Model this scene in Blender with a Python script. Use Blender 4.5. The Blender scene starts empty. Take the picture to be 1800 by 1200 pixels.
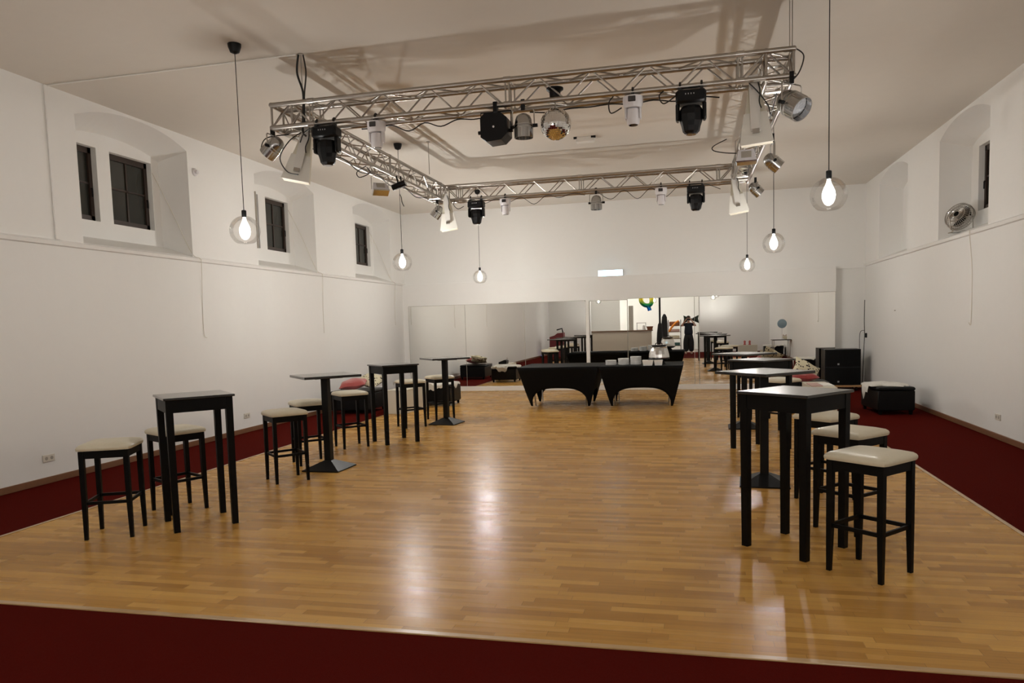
import bpy, math, random
from mathutils import Vector, Matrix
random.seed(7)
PI = math.pi
C = bpy.context.scene.collection
sc = bpy.context.scene

# ------------------------------------------------------------------ materials
def _mat(name):
    m = bpy.data.materials.new(name); m.use_nodes = True
    nt = m.node_tree; nt.nodes.clear()
    out = nt.nodes.new('ShaderNodeOutputMaterial')
    return m, nt, out

def pmat(name, col, rough=0.5, metal=0.0, bump=0.0, scale=40.0, var=0.0, coat=0.0, spec=0.5, sheen=0.0, alpha=1.0):
    m, nt, out = _mat(name)
    b = nt.nodes.new('ShaderNodeBsdfPrincipled')
    b.inputs['Base Color'].default_value = (*col, 1)
    b.inputs['Roughness'].default_value = rough
    b.inputs['Metallic'].default_value = metal
    b.inputs['Specular IOR Level'].default_value = spec
    b.inputs['Coat Weight'].default_value = coat
    b.inputs['Sheen Weight'].default_value = sheen
    nt.links.new(b.outputs[0], out.inputs[0])
    tc = nt.nodes.new('ShaderNodeTexCoord')
    if bump or var:
        n = nt.nodes.new('ShaderNodeTexNoise'); n.inputs['Scale'].default_value = scale
        n.inputs['Detail'].default_value = 4
        nt.links.new(tc.outputs['Object'], n.inputs['Vector'])
        if bump:
            bp = nt.nodes.new('ShaderNodeBump'); bp.inputs['Strength'].default_value = bump
            bp.inputs['Distance'].default_value = 0.01
            nt.links.new(n.outputs[0], bp.inputs['Height']); nt.links.new(bp.outputs[0], b.inputs['Normal'])
        if var:
            mx = nt.nodes.new('ShaderNodeMix'); mx.data_type = 'RGBA'
            mx.inputs[6].default_value = (*[c * (1 - var) for c in col], 1)
            mx.inputs[7].default_value = (*[min(1, c * (1 + var)) for c in col], 1)
            nt.links.new(n.outputs[0], mx.inputs[0]); nt.links.new(mx.outputs[2], b.inputs['Base Color'])
    return m

def emat(name, col, strength):
    m, nt, out = _mat(name)
    e = nt.nodes.new('ShaderNodeEmission'); e.inputs[0].default_value = (*col, 1); e.inputs[1].default_value = strength
    nt.links.new(e.outputs[0], out.inputs[0]); return m

def glassmat(name, tint=(0.992, 0.99, 0.985), gloss=0.06, extra=0.0):
    m, nt, out = _mat(name)
    t = nt.nodes.new('ShaderNodeBsdfTransparent'); t.inputs[0].default_value = (*tint, 1)
    g = nt.nodes.new('ShaderNodeBsdfGlossy'); g.inputs['Roughness'].default_value = gloss
    lw = nt.nodes.new('ShaderNodeLayerWeight'); lw.inputs[0].default_value = 0.25
    mul = nt.nodes.new('ShaderNodeMath'); mul.operation = 'MULTIPLY_ADD'
    mul.inputs[1].default_value = 0.42; mul.inputs[2].default_value = 0.03 + extra
    mul.use_clamp = True
    nt.links.new(lw.outputs['Fresnel'], mul.inputs[0])
    mx = nt.nodes.new('ShaderNodeMixShader')
    nt.links.new(mul.outputs[0], mx.inputs[0]); nt.links.new(t.outputs[0], mx.inputs[1]); nt.links.new(g.outputs[0], mx.inputs[2])
    nt.links.new(mx.outputs[0], out.inputs[0]); return m

def parquet():
    m, nt, out = _mat('oak_strip_parquet')
    N = nt.nodes.new; L = nt.links.new
    def math_(op, a, b=None, c=None):
        n = N('ShaderNodeMath'); n.operation = op
        for i, v in enumerate((a, b, c)):
            if v is None: continue
            if isinstance(v, (int, float)): n.inputs[i].default_value = v
            else: L(v, n.inputs[i])
        return n.outputs[0]
    tc = N('ShaderNodeTexCoord'); sp = N('ShaderNodeSeparateXYZ'); L(tc.outputs['Object'], sp.inputs[0])
    x, y = sp.outputs[0], sp.outputs[1]
    row = math_('FLOOR', math_('DIVIDE', y, 0.066))
    wr = N('ShaderNodeTexWhiteNoise'); wr.noise_dimensions = '1D'; L(row, wr.inputs['W'])
    xs = math_('ADD', math_('DIVIDE', x, 0.52), math_('MULTIPLY', wr.outputs[0], 7.3))
    col = math_('FLOOR', xs)
    cb = N('ShaderNodeCombineXYZ'); L(col, cb.inputs[0]); L(row, cb.inputs[1])
    wn = N('ShaderNodeTexWhiteNoise'); wn.noise_dimensions = '2D'; L(cb.outputs[0], wn.inputs['Vector'])
    # grain, stretched along the strip
    mp = N('ShaderNodeMapping'); mp.inputs['Scale'].default_value = (3.0, 55.0, 1.0); L(tc.outputs['Object'], mp.inputs[0])
    gr = N('ShaderNodeTexNoise'); gr.inputs['Scale'].default_value = 1.0; gr.inputs['Detail'].default_value = 6; L(mp.outputs[0], gr.inputs['Vector'])
    mp2 = N('ShaderNodeMapping'); mp2.inputs['Scale'].default_value = (0.7, 5.0, 1.0); L(tc.outputs['Object'], mp2.inputs[0])
    g2 = N('ShaderNodeTexNoise'); g2.inputs['Scale'].default_value = 1.0; g2.inputs['Detail'].default_value = 3; L(mp2.outputs[0], g2.inputs['Vector'])
    f = math_('ADD', math_('MULTIPLY', wn.outputs[0], 0.50), math_('ADD', math_('MULTIPLY', gr.outputs[0], 0.36), math_('MULTIPLY', g2.outputs[0], 0.22)))
    cr = N('ShaderNodeValToRGB'); L(f, cr.inputs[0])
    el = cr.color_ramp.elements
    el[0].position = 0.12; el[0].color = (0.320, 0.150, 0.036, 1)
    el[1].position = 0.95; el[1].color = (0.680, 0.400, 0.108, 1)
    e = el.new(0.5); e.color = (0.510, 0.272, 0.066, 1)
    # seams
    fy = math_('FRACT', math_('DIVIDE', y, 0.066)); fx = math_('FRACT', xs)
    sy = math_('LESS_THAN', fy, 0.03); sx = math_('LESS_THAN', fx, 0.006)
    seam = math_('MULTIPLY', math_('MAXIMUM', sy, sx), 0.45)
    mx = N('ShaderNodeMix'); mx.data_type = 'RGBA'; L(seam, mx.inputs[0]); L(cr.outputs[0], mx.inputs[6]); mx.inputs[7].default_value = (0.10, 0.05, 0.02, 1)
    b = N('ShaderNodeBsdfPrincipled'); L(mx.outputs[2], b.inputs['Base Color'])
    ro = math_('ADD', math_('MULTIPLY', g2.outputs[0], 0.10), math_('ADD', math_('MULTIPLY', wn.outputs[0], 0.05), 0.20))
    L(ro, b.inputs['Roughness'])
    b.inputs['IOR'].default_value = 1.18; b.inputs['Specular IOR Level'].default_value = 0.35
    b.inputs['Coat Weight'].default_value = 0.0; b.inputs['Coat Roughness'].default_value = 0.20
    bp = N('ShaderNodeBump'); bp.inputs['Strength'].default_value = 0.16; bp.inputs['Distance'].default_value = 0.004
    hb = math_('ADD', math_('MULTIPLY', wn.outputs[0], 0.6), math_('MULTIPLY', gr.outputs[0], 0.6))
    L(hb, bp.inputs['Height']); L(bp.outputs[0], b.inputs['Normal']); L(bp.outputs[0], b.inputs['Coat Normal'])
    L(b.outputs[0], out.inputs[0]); return m

def spotted(name, base, spot, scale):
    m, nt, out = _mat(name)
    tc = nt.nodes.new('ShaderNodeTexCoord')
    v = nt.nodes.new('ShaderNodeTexVoronoi'); v.inputs['Scale'].default_value = scale
    nt.links.new(tc.outputs['Object'], v.inputs['Vector'])
    lt = nt.nodes.new('ShaderNodeMath'); lt.operation = 'LESS_THAN'; lt.inputs[1].default_value = 0.34
    nt.links.new(v.outputs['Distance'], lt.inputs[0])
    mx = nt.nodes.new('ShaderNodeMix'); mx.data_type = 'RGBA'
    mx.inputs[6].default_value = (*base, 1); mx.inputs[7].default_value = (*spot, 1)
    nt.links.new(lt.outputs[0], mx.inputs[0])
    b = nt.nodes.new('ShaderNodeBsdfPrincipled'); b.inputs['Roughness'].default_value = 0.8
    nt.links.new(mx.outputs[2], b.inputs['Base Color']); nt.links.new(b.outputs[0], out.inputs[0]); return m

def foil():
    m, nt, out = _mat('rainbow_foil')
    tc = nt.nodes.new('ShaderNodeTexCoord'); sp = nt.nodes.new('ShaderNodeSeparateXYZ'); nt.links.new(tc.outputs['Object'], sp.inputs[0])
    mr = nt.nodes.new('ShaderNodeMapRange'); mr.inputs[1].default_value = -0.42; mr.inputs[2].default_value = 0.42
    nt.links.new(sp.outputs[2], mr.inputs[0])
    cr = nt.nodes.new('ShaderNodeValToRGB'); nt.links.new(mr.outputs[0], cr.inputs[0])
    el = cr.color_ramp.elements
    el[0].position = 0.15; el[0].color = (0.0, 0.12, 0.45, 1); el[1].position = 0.8; el[1].color = (0.85, 0.6, 0.02, 1)
    e = el.new(0.4); e.color = (0.02, 0.35, 0.08, 1)
    b = nt.nodes.new('ShaderNodeBsdfPrincipled'); b.inputs['Metallic'].default_value = 0.7; b.inputs['Roughness'].default_value = 0.2
    nt.links.new(cr.outputs[0], b.inputs['Base Color']); nt.links.new(b.outputs[0], out.inputs[0]); return m

M = {}
M['wall'] = pmat('white_wall_paint', (0.80, 0.79, 0.765), 0.75, bump=0.10, scale=9, var=0.012, spec=0.25)
M['ceil'] = pmat('ceiling_paint', (0.71, 0.67, 0.61), 0.85, bump=0.06, scale=6, var=0.02, spec=0.2)
M['trimw'] = pmat('white_trim_paint', (0.78, 0.76, 0.72), 0.5, bump=0.03, scale=30)
M['parquet'] = parquet()
M['edge'] = pmat('oak_edge_strip', (0.46, 0.29, 0.12), 0.28, var=0.1, scale=18, coat=0.3)
M['skirt'] = pmat('brown_skirting', (0.19, 0.085, 0.038), 0.45, var=0.2, scale=12)
M['carpet'] = pmat('red_carpet', (0.088, 0.0062, 0.0035), 0.95, bump=0.7, scale=260, var=0.35, spec=0.02)
M['black'] = pmat('black_brown_wood', (0.0035, 0.0032, 0.0030), 0.45, bump=0.05, scale=60, var=0.2, spec=0.12)
M['blacktop'] = pmat('black_brown_top', (0.0075, 0.0065, 0.006), 0.22, bump=0.06, scale=90, var=0.2, spec=0.6, coat=0.35)
M['blackmetal'] = pmat('black_coated_metal', (0.0065, 0.0065, 0.0065), 0.40, bump=0.05, scale=120, spec=0.2)
M['cream'] = pmat('cream_leatherette', (0.62, 0.56, 0.42), 0.38, bump=0.12, scale=35, var=0.05)
M['cloth'] = pmat('black_stretch_fabric', (0.0028, 0.0028, 0.003), 0.75, bump=0.05, scale=200, spec=0.15)
M['leather'] = pmat('black_leather', (0.0045, 0.0042, 0.0042), 0.42, bump=0.2, scale=50, spec=0.15)
M['alu'] = pmat('aluminium_truss', (0.43, 0.40, 0.365), 0.36, 1.0, bump=0.05, scale=30, var=0.08)
M['chrome'] = pmat('polished_chrome', (0.66, 0.65, 0.63), 0.17, 1.0, bump=0.02, scale=20)
M['steel'] = pmat('brushed_steel', (0.50, 0.48, 0.45), 0.30, 1.0, bump=0.05, scale=40)
M['dark'] = pmat('black_plastic', (0.0045, 0.0045, 0.005), 0.38, bump=0.03, scale=60, spec=0.2)
M['cable'] = pmat('black_rubber', (0.012, 0.011, 0.010), 0.55, bump=0.02, scale=50)
M['parskin'] = pmat('spun_aluminium', (0.42, 0.415, 0.41), 0.22, 1.0, bump=0.15, scale=14, var=0.2)
M['whitep'] = pmat('white_plastic', (0.72, 0.70, 0.72), 0.35, bump=0.02, scale=60)
M['beigep'] = pmat('offwhite_cabinet', (0.74, 0.70, 0.58), 0.5, bump=0.03, scale=60)
M['greyp'] = pmat('grey_plate', (0.36, 0.33, 0.28), 0.5, bump=0.03, scale=60)
M['lens'] = pmat('dark_lens', (0.02, 0.02, 0.025), 0.05, bump=0.01, scale=10, coat=1.0)
M['led'] = pmat('led_lens_array', (0.60, 0.62, 0.66), 0.2, 0.5, bump=0.9, scale=55, var=0.4)
M['facet'] = pmat('mirror_tiles', (0.85, 0.84, 0.82), 0.04, 1.0, bump=0.01, scale=20)
M['filament'] = emat('hot_filament', (1.0, 0.972, 0.925), 4000.0)
M['filament2'] = emat('hot_filament_bar_room', (1.0, 0.972, 0.925), 5000.0)
M['filament4'] = emat('warm_medium_filament', (1.0, 0.972, 0.925), 2100.0)  # reduced strength, imitates the darkening toward the frame edges
M['filament3'] = emat('warm_dim_filament', (1.0, 0.968, 0.92), 1350.0)  # weakest copy, its low strength stands in for the dark frame edges
def bulbglass():
    m, nt, out = _mat('glowing_bulb_glass')
    t = nt.nodes.new('ShaderNodeBsdfTransparent'); e = nt.nodes.new('ShaderNodeEmission'); e.inputs[0].default_value = (1, .96, .88, 1); e.inputs[1].default_value = 2.2
    a = nt.nodes.new('ShaderNodeAddShader'); nt.links.new(t.outputs[0], a.inputs[0]); nt.links.new(e.outputs[0], a.inputs[1]); nt.links.new(a.outputs[0], out.inputs[0]); return m
M['bulb'] = bulbglass()
M['glass'] = glassmat('clear_globe_glass')
M['mirror'] = pmat('mirror_silver', (0.92, 0.92, 0.89), 0.006, 1.0)
M['mirror'].node_tree.nodes['Principled BSDF'].inputs['Roughness'].default_value = 0.004
M['exit'] = emat('exit_sign_light', (0.40, 0.78, 1.0), 11.0)
M['winwood'] = pmat('dark_window_wood', (0.030, 0.016, 0.010), 0.4, var=0.2, scale=15)
M['pane'] = pmat('night_window_pane', (0.022, 0.023, 0.019), 0.12, bump=0.01, scale=6)
M['fur'] = pmat('white_sheepskin', (0.72, 0.69, 0.62), 0.95, bump=1.0, scale=120, var=0.12, sheen=0.5)
M['pink'] = pmat('rose_velvet', (0.42, 0.085, 0.080), 0.8, bump=0.3, scale=60, var=0.15, sheen=0.4)
M['redc'] = pmat('red_velvet', (0.30, 0.030, 0.028), 0.8, bump=0.3, scale=60, var=0.15, sheen=0.4)
M['leo'] = spotted('spotted_fabric', (0.66, 0.60, 0.42), (0.03, 0.02, 0.015), 17.0)
M['cube'] = pmat('white_lacquer_board', (0.62, 0.58, 0.48), 0.45, bump=0.02, scale=20)
M['china'] = pmat('white_china', (0.88, 0.87, 0.85), 0.22, coat=0.4, bump=0.01, scale=20)
M['paper'] = pmat('white_paper', (0.80, 0.78, 0.72), 0.8, bump=0.05, scale=30)
M['pinkp'] = pmat('pale_pink_paper', (0.50, 0.33, 0.29), 0.8, bump=0.05, scale=30)
M['plywood'] = pmat('plywood', (0.42, 0.24, 0.10), 0.55, var=0.2, scale=10)
M['socket'] = pmat('socket_plastic', (0.66, 0.62, 0.54), 0.4, bump=0.01, scale=20)
M['redbox'] = pmat('dark_red_lacquer', (0.16, 0.008, 0.012), 0.45, bump=0.02, scale=20)
M['skin'] = pmat('skin', (0.50, 0.27, 0.18), 0.55, bump=0.05, scale=80)
M['shirt'] = pmat('navy_cotton', (0.008, 0.012, 0.022), 0.85, bump=0.3, scale=60)
M['trouser'] = pmat('black_cotton', (0.008, 0.008, 0.008), 0.85, bump=0.3, scale=60)
M['hair'] = pmat('dark_brown_hair', (0.03, 0.018, 0.01), 0.6, bump=0.5, scale=90)
M['shoe'] = pmat('pale_shoe', (0.45, 0.32, 0.24), 0.6, bump=0.1, scale=60)
M['green'] = pmat('dark_green_foil', (0.012, 0.022, 0.010), 0.35, 0.3, bump=0.3, scale=12)
M['wicker'] = pmat('brown_wicker', (0.20, 0.07, 0.025), 0.7, bump=0.6, scale=70, var=0.3)
M['orange'] = pmat('orange_cloth', (0.60, 0.20, 0.02), 0.8, bump=0.3, scale=40)
M['teal'] = pmat('teal_plastic', (0.03, 0.11, 0.10), 0.5, bump=0.02, scale=20)
M['bluegrey'] = pmat('blue_grey_plastic', (0.22, 0.31, 0.37), 0.45, bump=0.02, scale=20)
M['counterw'] = pmat('brown_counter_wood', (0.17, 0.09, 0.045), 0.4, var=0.2, scale=12)
M['bluelight'] = emat('violet_uplight', (0.35, 0.25, 1.0), 6.0)
M['greydot'] = pmat('grey_badge', (0.35, 0.35, 0.35), 0.4, bump=0.01, scale=20)
M['foil'] = foil()

# ------------------------------------------------------------------ mesh builder
class MB:
    def __init__(s): s.v = []; s.f = []
    def add(s, vs, fs, mx=None):
        o = len(s.v)
        for p in vs:
            p = Vector(p)
            if mx is not None: p = mx @ p
            s.v.append(p)
        s.f += [tuple(i + o for i in f) for f in fs]; return s
    def box(s, x0, x1, y0, y1, z0, z1, mx=None, bev=0.0):
        if bev <= 0:
            vs = [(x, y, z) for z in (z0, z1) for y in (y0, y1) for x in (x0, x1)]
            return s.add(vs, [(0, 2, 3, 1), (4, 5, 7, 6), (0, 1, 5, 4), (2, 6, 7, 3), (0, 4, 6, 2), (1, 3, 7, 5)], mx)
        b = bev
        def ring(z, i):
            return [(x0 + i + 0, y0 + b, z), (x0 + b, y0 + i, z), (x1 - b, y0 + i, z), (x1 - i, y0 + b, z), (x1 - i, y1 - b, z), (x1 - b, y1 - i, z), (x0 + b, y1 - i, z), (x0 + i, y1 - b, z)]
        rs = [ring(z0, b), ring(z0 + b, 0), ring(z1 - b, 0), ring(z1, b)]
        rs[0] = [(min(max(x, x0 + b), x1 - b), min(max(y, y0 + b), y1 - b), z) for x, y, z in rs[0]]
        rs[3] = [(min(max(x, x0 + b), x1 - b), min(max(y, y0 + b), y1 - b), z) for x, y, z in rs[3]]
        vs = [p for r in rs for p in r]; fs = []
        for k in range(3):
            for i in range(8):
                j = (i + 1) % 8; fs.append((k * 8 + i, k * 8 + j, (k + 1) * 8 + j, (k + 1) * 8 + i))
        fs.append(tuple(reversed(range(8)))); fs.append(tuple(range(24, 32)))
        return s.add(vs, fs, mx)
    def frustum(s, a, b, z0, z1, mx=None, oa=(0, 0), ob=(0, 0)):
        # a,b = (hx,hy) half sizes at z0 and z1
        vs = [(oa[0] + sx * a[0], oa[1] + sy * a[1], z0) for sx, sy in ((-1, -1), (1, -1), (1, 1), (-1, 1))]
        vs += [(ob[0] + sx * b[0], ob[1] + sy * b[1], z1) for sx, sy in ((-1, -1), (1, -1), (1, 1), (-1, 1))]
        return s.add(vs, [(3, 2, 1, 0), (4, 5, 6, 7), (0, 1, 5, 4), (1, 2, 6, 5), (2, 3, 7, 6), (3, 0, 4, 7)], mx)
    def cyl(s, p0, p1, r0, r1=None, n=12, cap=True, mx=None):
        if r1 is None: r1 = r0
        p0 = Vector(p0); p1 = Vector(p1); d = (p1 - p0)
        q = d.to_track_quat('Z', 'Y') if d.length > 1e-9 else Matrix.Identity(3).to_quaternion()
        vs = []
        for p, r in ((p0, r0), (p1, r1)):
            for i in range(n):
                a = 2 * PI * i / n; vs.append(p + q @ Vector((r * math.cos(a), r * math.sin(a), 0)))
        fs = [(i, (i + 1) % n, n + (i + 1) % n, n + i) for i in range(n)]
        if cap: fs += [tuple(reversed(range(n))), tuple(range(n, 2 * n))]
        return s.add(vs, fs, mx)
    def tube(s, pts, r, n=6, mx=None, closed=False):
        pts = [Vector(p) for p in pts]; k = len(pts); vs = []; up = None
        for i, p in enumerate(pts):
            if closed: d = pts[(i + 1) % k] - pts[(i - 1) % k]
            else: d = pts[min(i + 1, k - 1)] - pts[max(i - 1, 0)]
            d.normalize()
            if up is None: up = Vector((0, 0, 1)) if abs(d.z) < 0.9 else Vector((1, 0, 0))
            a = d.cross(up).normalized(); b = a.cross(d).normalized(); up = b
            for j in range(n):
                t = 2 * PI * j / n; vs.append(p + a * (r * math.cos(t)) + b * (r * math.sin(t)))
        fs = []
        for i in range(k if closed else k - 1):
            i2 = (i + 1) % k
            for j in range(n): fs.append((i * n + j, i * n + (j + 1) % n, i2 * n + (j + 1) % n, i2 * n + j))
        if not closed: fs += [tuple(reversed(range(n))), tuple(range((k - 1) * n, k * n))]
        return s.add(vs, fs, mx)
    def lathe(s, prof, n=24, mx=None, flat=(1, 1)):
        # prof: (r,z)
        vs = []; k = len(prof)
        for r, z in prof:
            for i in range(n):
                a = 2 * PI * i / n; vs.append((flat[0] * r * math.cos(a), flat[1] * r * math.sin(a), z))
        fs = []
        for j in range(k - 1):
            for i in range(n): fs.append((j * n + i, j * n + (i + 1) % n, (j + 1) * n + (i + 1) % n, (j + 1) * n + i))
        if prof[0][0] > 1e-4: fs.append(tuple(reversed(range(n))))
        if prof[-1][0] > 1e-4: fs.append(tuple(range((k - 1) * n, k * n)))
        return s.add(vs, fs, mx)
    def sphere(s, c, r, n=16, m=10, mx=None, sc_=(1, 1, 1)):
        prof = [(max(r * math.sin(PI * i / m), 1e-5), -r * math.cos(PI * i / m)) for i in range(m + 1)]
        T = Matrix.Translation(c) @ Matrix.Diagonal((*sc_, 1))
        return s.lathe(prof, n, (mx @ T) if mx is not None else T)
    def prism(s, poly, d, mx=None):
        # poly in XZ plane, extruded along +Y by d
        n = len(poly); vs = [(x, 0, z) for x, z in poly] + [(x, d, z) for x, z in poly]
        fs = [tuple(range(n)), tuple(reversed(range(n, 2 * n)))] + [(i, n + i, n + (i + 1) % n, (i + 1) % n) for i in range(n)]
        return s.add(vs, fs, mx)
    def build(s, name, mat, parent=None, smooth=False, loc=None, mods=()):
        me = bpy.data.meshes.new(name); me.from_pydata([tuple(v) for v in s.v], [], s.f); me.validate()
        o = bpy.data.objects.new(name, me); C.objects.link(o)
        me.materials.append(mat)
        import bmesh
        bm = bmesh.new(); bm.from_mesh(me); bmesh.ops.remove_doubles(bm, verts=bm.verts, dist=1e-6)
        bmesh.ops.recalc_face_normals(bm, faces=bm.faces); bm.to_mesh(me); bm.free()
        if smooth:
            for p in me.polygons: p.use_smooth = True
            try: me.set_sharp_from_angle(angle=math.radians(38))
            except Exception: pass
        if parent is not None: o.parent = parent
        if loc is not None: o.location = loc
        return o

def thing(name, label, cat, loc=(0, 0, 0), rz=0.0, group=None):
    o = bpy.data.objects.new(name, None); C.objects.link(o)
    o.empty_display_size = 0.1
    o.location = loc; o.rotation_euler = (0, 0, rz); o['label'] = label; o['category'] = cat
    if group: o['group'] = group
    return o
def tag(o, label, cat, group=None):
    o['label'] = label; o['category'] = cat
    if group: o['group'] = group
    return o
def struct(o, label=None):
    o['kind'] = 'structure'
    if label: o['label'] = label
    return o
def dup(root, loc, rz=None, label=None, group=None):
    r = root.copy(); C.objects.link(r); r.location = loc
    if rz is not None: r.rotation_euler = (0, 0, rz)
    if label: r['label'] = label
    if group: r['group'] = group
    for ch in list(root.children):
        c = ch.copy(); C.objects.link(c); c.parent = r
        for g in list(ch.children):
            d = g.copy(); C.objects.link(d); d.parent = c
    return r
def Rz(a): return Matrix.Rotation(a, 4, 'Z')
def T(x, y, z): return Matrix.Translation((x, y, z))
def catmull(P, k=8):
    P = [Vector(p) for p in P]; out = []
    for i in range(len(P) - 1):
        p0 = P[max(i - 1, 0)]; p1 = P[i]; p2 = P[i + 1]; p3 = P[min(i + 2, len(P) - 1)]
        for j in range(k):
            t = j / k
            out.append(0.5 * ((2 * p1) + (-p0 + p2) * t + (2 * p0 - 5 * p1 + 4 * p2 - p3) * t * t + (-p0 + 3 * p1 - 3 * p2 + p3) * t ** 3))
    out.append(P[-1]); return out

# ------------------------------------------------------------------ the room
XL, XR, YB, YF, ZC = -7.05, 3.82, 17.90, -2.45, 4.49
YM = 17.70          # mirror front plane
DN = 0.42           # niche depth

o = MB().box(-5.58, 2.35, 3.64, YM, -0.12, 0.0).build('floor', M['parquet']); struct(o, 'oak strip parquet dance floor')
mb = MB(); mb.box(XL - .3, -5.60, YF, YB, -0.12, -0.001); mb.box(2.37, XR + .3, YF, YB, -0.12, -0.001); mb.box(-5.60, 2.37, YF, 3.62, -0.12, -0.001)
struct(mb.build('floor_carpet', M['carpet']), 'dark red carpet around the parquet')
struct(MB().box(-5.62, 2.39, 3.600, 3.645, -0.02, 0.006, bev=0.003).build('trim_1', M['edge']))
struct(MB().box(-5.61, -5.575, 3.64, YM - .05, -0.02, 0.004).build('trim_2', M['edge']))
struct(MB().box(2.345, 2.38, 3.64, YM - .05, -0.02, 0.004).build('trim_3', M['edge']))
struct(MB().box(XL - .6, XR + .6, -6.6, YB + .1, ZC, ZC + .15).build('ceiling', M['ceil']))

ZB, ZS, ZCR = 2.76, 4.27, 4.455
def arch(y0, y1, zb, zs, zc, n=16):
    pts = [(y0, zb), (y0, zs)]
    for i in range(1, n):
        u = -1 + 2 * i / n; pts.append((y0 + (y1 - y0) * i / n, zs + (zc - zs) * (1 - abs(u) ** 2.3)))
    return pts + [(y1, zs), (y1, zb)]
def side_wall(x, sgn, niches, wins, name):
    # x = wall plane, sgn = outward direction; niches = [(y0,y1)], wins local spans
    mb = MB()
    def q(pts): mb.add(pts, [tuple(range(len(pts)))])
    q([(x, YF, -.1), (x, YB, -.1), (x, YB, ZB), (x, YF, ZB)])
    ys = [YF]
    for a, b in niches: ys += [a, b]
    ys.append(YB)
    for i in range(0, len(ys), 2): q([(x, ys[i], ZB), (x, ys[i + 1], ZB), (x, ys[i + 1], ZC), (x, ys[i], ZC)])
    rev = []
    for (y0, y1) in niches:
        fr = arch(y0, y1, ZB, ZS, ZCR); bk = arch(y0 + .09, y1 - .09, 2.91, 4.13, 4.27)
        for i in range(1, len(fr) - 2):
            q([(x, *fr[i]), (x, *fr[i + 1]), (x, fr[i + 1][0], ZC), (x, fr[i][0], ZC)])
        xb = x + sgn * DN
        for i in range(len(fr) - 1):
            q([(x, *fr[i]), (x, *fr[i + 1]), (xb, *bk[i + 1]), (xb, *bk[i])])
        q([(x, *fr[-1]), (x, *fr[0]), (xb, *bk[0]), (xb, *bk[-1])])
        w0, w1 = 3.13, 4.08
        cuts = [bk[0][0]]
        for a, b in wins: cuts += [y0 + a, y0 + b]
        cuts.append(bk[-1][0])
        q([(xb, bk[0][0], 2.91), (xb, bk[-1][0], 2.91), (xb, bk[-1][0], w0), (xb, bk[0][0], w0)])
        for i in range(0, len(cuts), 2): q([(xb, cuts[i], w0), (xb, cuts[i + 1], w0), (xb, cuts[i + 1], w1), (xb, cuts[i], w1)])
        q([(xb, bk[0][0], w1)] + [(xb, *p) for p in bk[1:-1]] + [(xb, bk[-1][0], w1)])
        xr = xb + sgn * .20
        for a, b in wins:
            ya, yb_ = y0 + a, y0 + b
            q([(xb, ya, w0), (xb, yb_, w0), (xr, yb_, w0), (xr, ya, w0)]); q([(xb, ya, w1), (xb, yb_, w1), (xr, yb_, w1), (xr, ya, w1)])
            q([(xb, ya, w0), (xb, ya, w1), (xr, ya, w1), (xr, ya, w0)]); q([(xb, yb_, w0), (xb, yb_, w1), (xr, yb_, w1), (xr, yb_, w0)])
            rev.append((xb + sgn * .11, ya, yb_, w0, w1))
    struct(mb.build(name, M['wall'])); return rev
NL = [(7.55, 9.57), (11.28, 13.31), (15.02, 17.04)]
NR = [(7.28, 9.28), (10.98, 12.97), (14.68, 16.69)]
revL = side_wall(XL, -1, NL, [(0.14, 0.76), (0.99, 1.78)], 'wall_left')
revR = side_wall(XR, 1, NR, [(0.22, 0.84), (1.02, 1.61)], 'wall_right')

def window(k, x, ya, yb, z0, z1, sgn, lab):
    e = bpy.data.objects.new('window_%d' % k, None); C.objects.link(e); e.location = (x, (ya + yb) / 2, z0); e['label'] = lab; e['kind'] = 'structure'
    w = (yb - ya) / 2; h = z1 - z0; mb = MB(); t = .055
    for a in ((-w, -w + t, 0, h), (w - t, w, 0, h), (-w, w, 0, t + .02), (-w, w, h - t - .02, h)): mb.box(-.03, .03, a[0], a[1], a[2], a[3])
    mb.build('window_frame', M['winwood'], e)
    m2 = MB(); m2.box(-.018, .018, -.013, .013, t, h - t); m2.box(-.018, .018, -w + t, w - t, h * .52 - .012, h * .52 + .012)
    m2.build('muntin', M['winwood'], e)
    MB().box(-.004, .004, -w + t, w - t, t, h - t).build('pane', M['pane'], e)
    m3 = MB(); hx = -sgn * .045; m3.cyl((hx, w - .03, h * .45), (hx, w - .03, h * .45 - .11), .009, n=8); m3.cyl((hx, w - .03, h * .45), (0, w - .03, h * .45), .012, n=8)
    m3.build('window_handle', M['dark'], e)
    return e
k = 1
for i, r in enumerate(revL): window(k, *r, -1, 'dark wood window in the left wall, niche %d of 3, %s window' % (i // 2 + 1, ('near', 'far')[i % 2])); k += 1
for i, r in enumerate(revR): window(k, *r, 1, 'dark wood window in the right wall, niche %d, %s window' % (i // 2 + 1, ('near', 'far')[i % 2])); k += 1
# closed backs behind the reveals
for s_, x, nm in ((-1, XL, 'wall_left_outer'), (1, XR, 'wall_right_outer')):
    xx = x + s_ * (DN + .205); struct(MB().box(min(xx, xx + s_ * .08), max(xx, xx + s_ * .08), YF, YB, 2.6, ZC).build(nm, M['winwood']))

# ledges at the foot of the niches
for nm, x, s_ in (('trim_4', XL, 1), ('trim_5', XR, -1)):
    mb = MB(); poly = [(0, 2.685), (s_ * .030, 2.695), (s_ * .038, 2.735), (0, 2.758)]
    mb.prism(poly, YB - YF - .01, T(x, YF + .005, 0)); struct(mb.build(nm, M['wall']))
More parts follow.
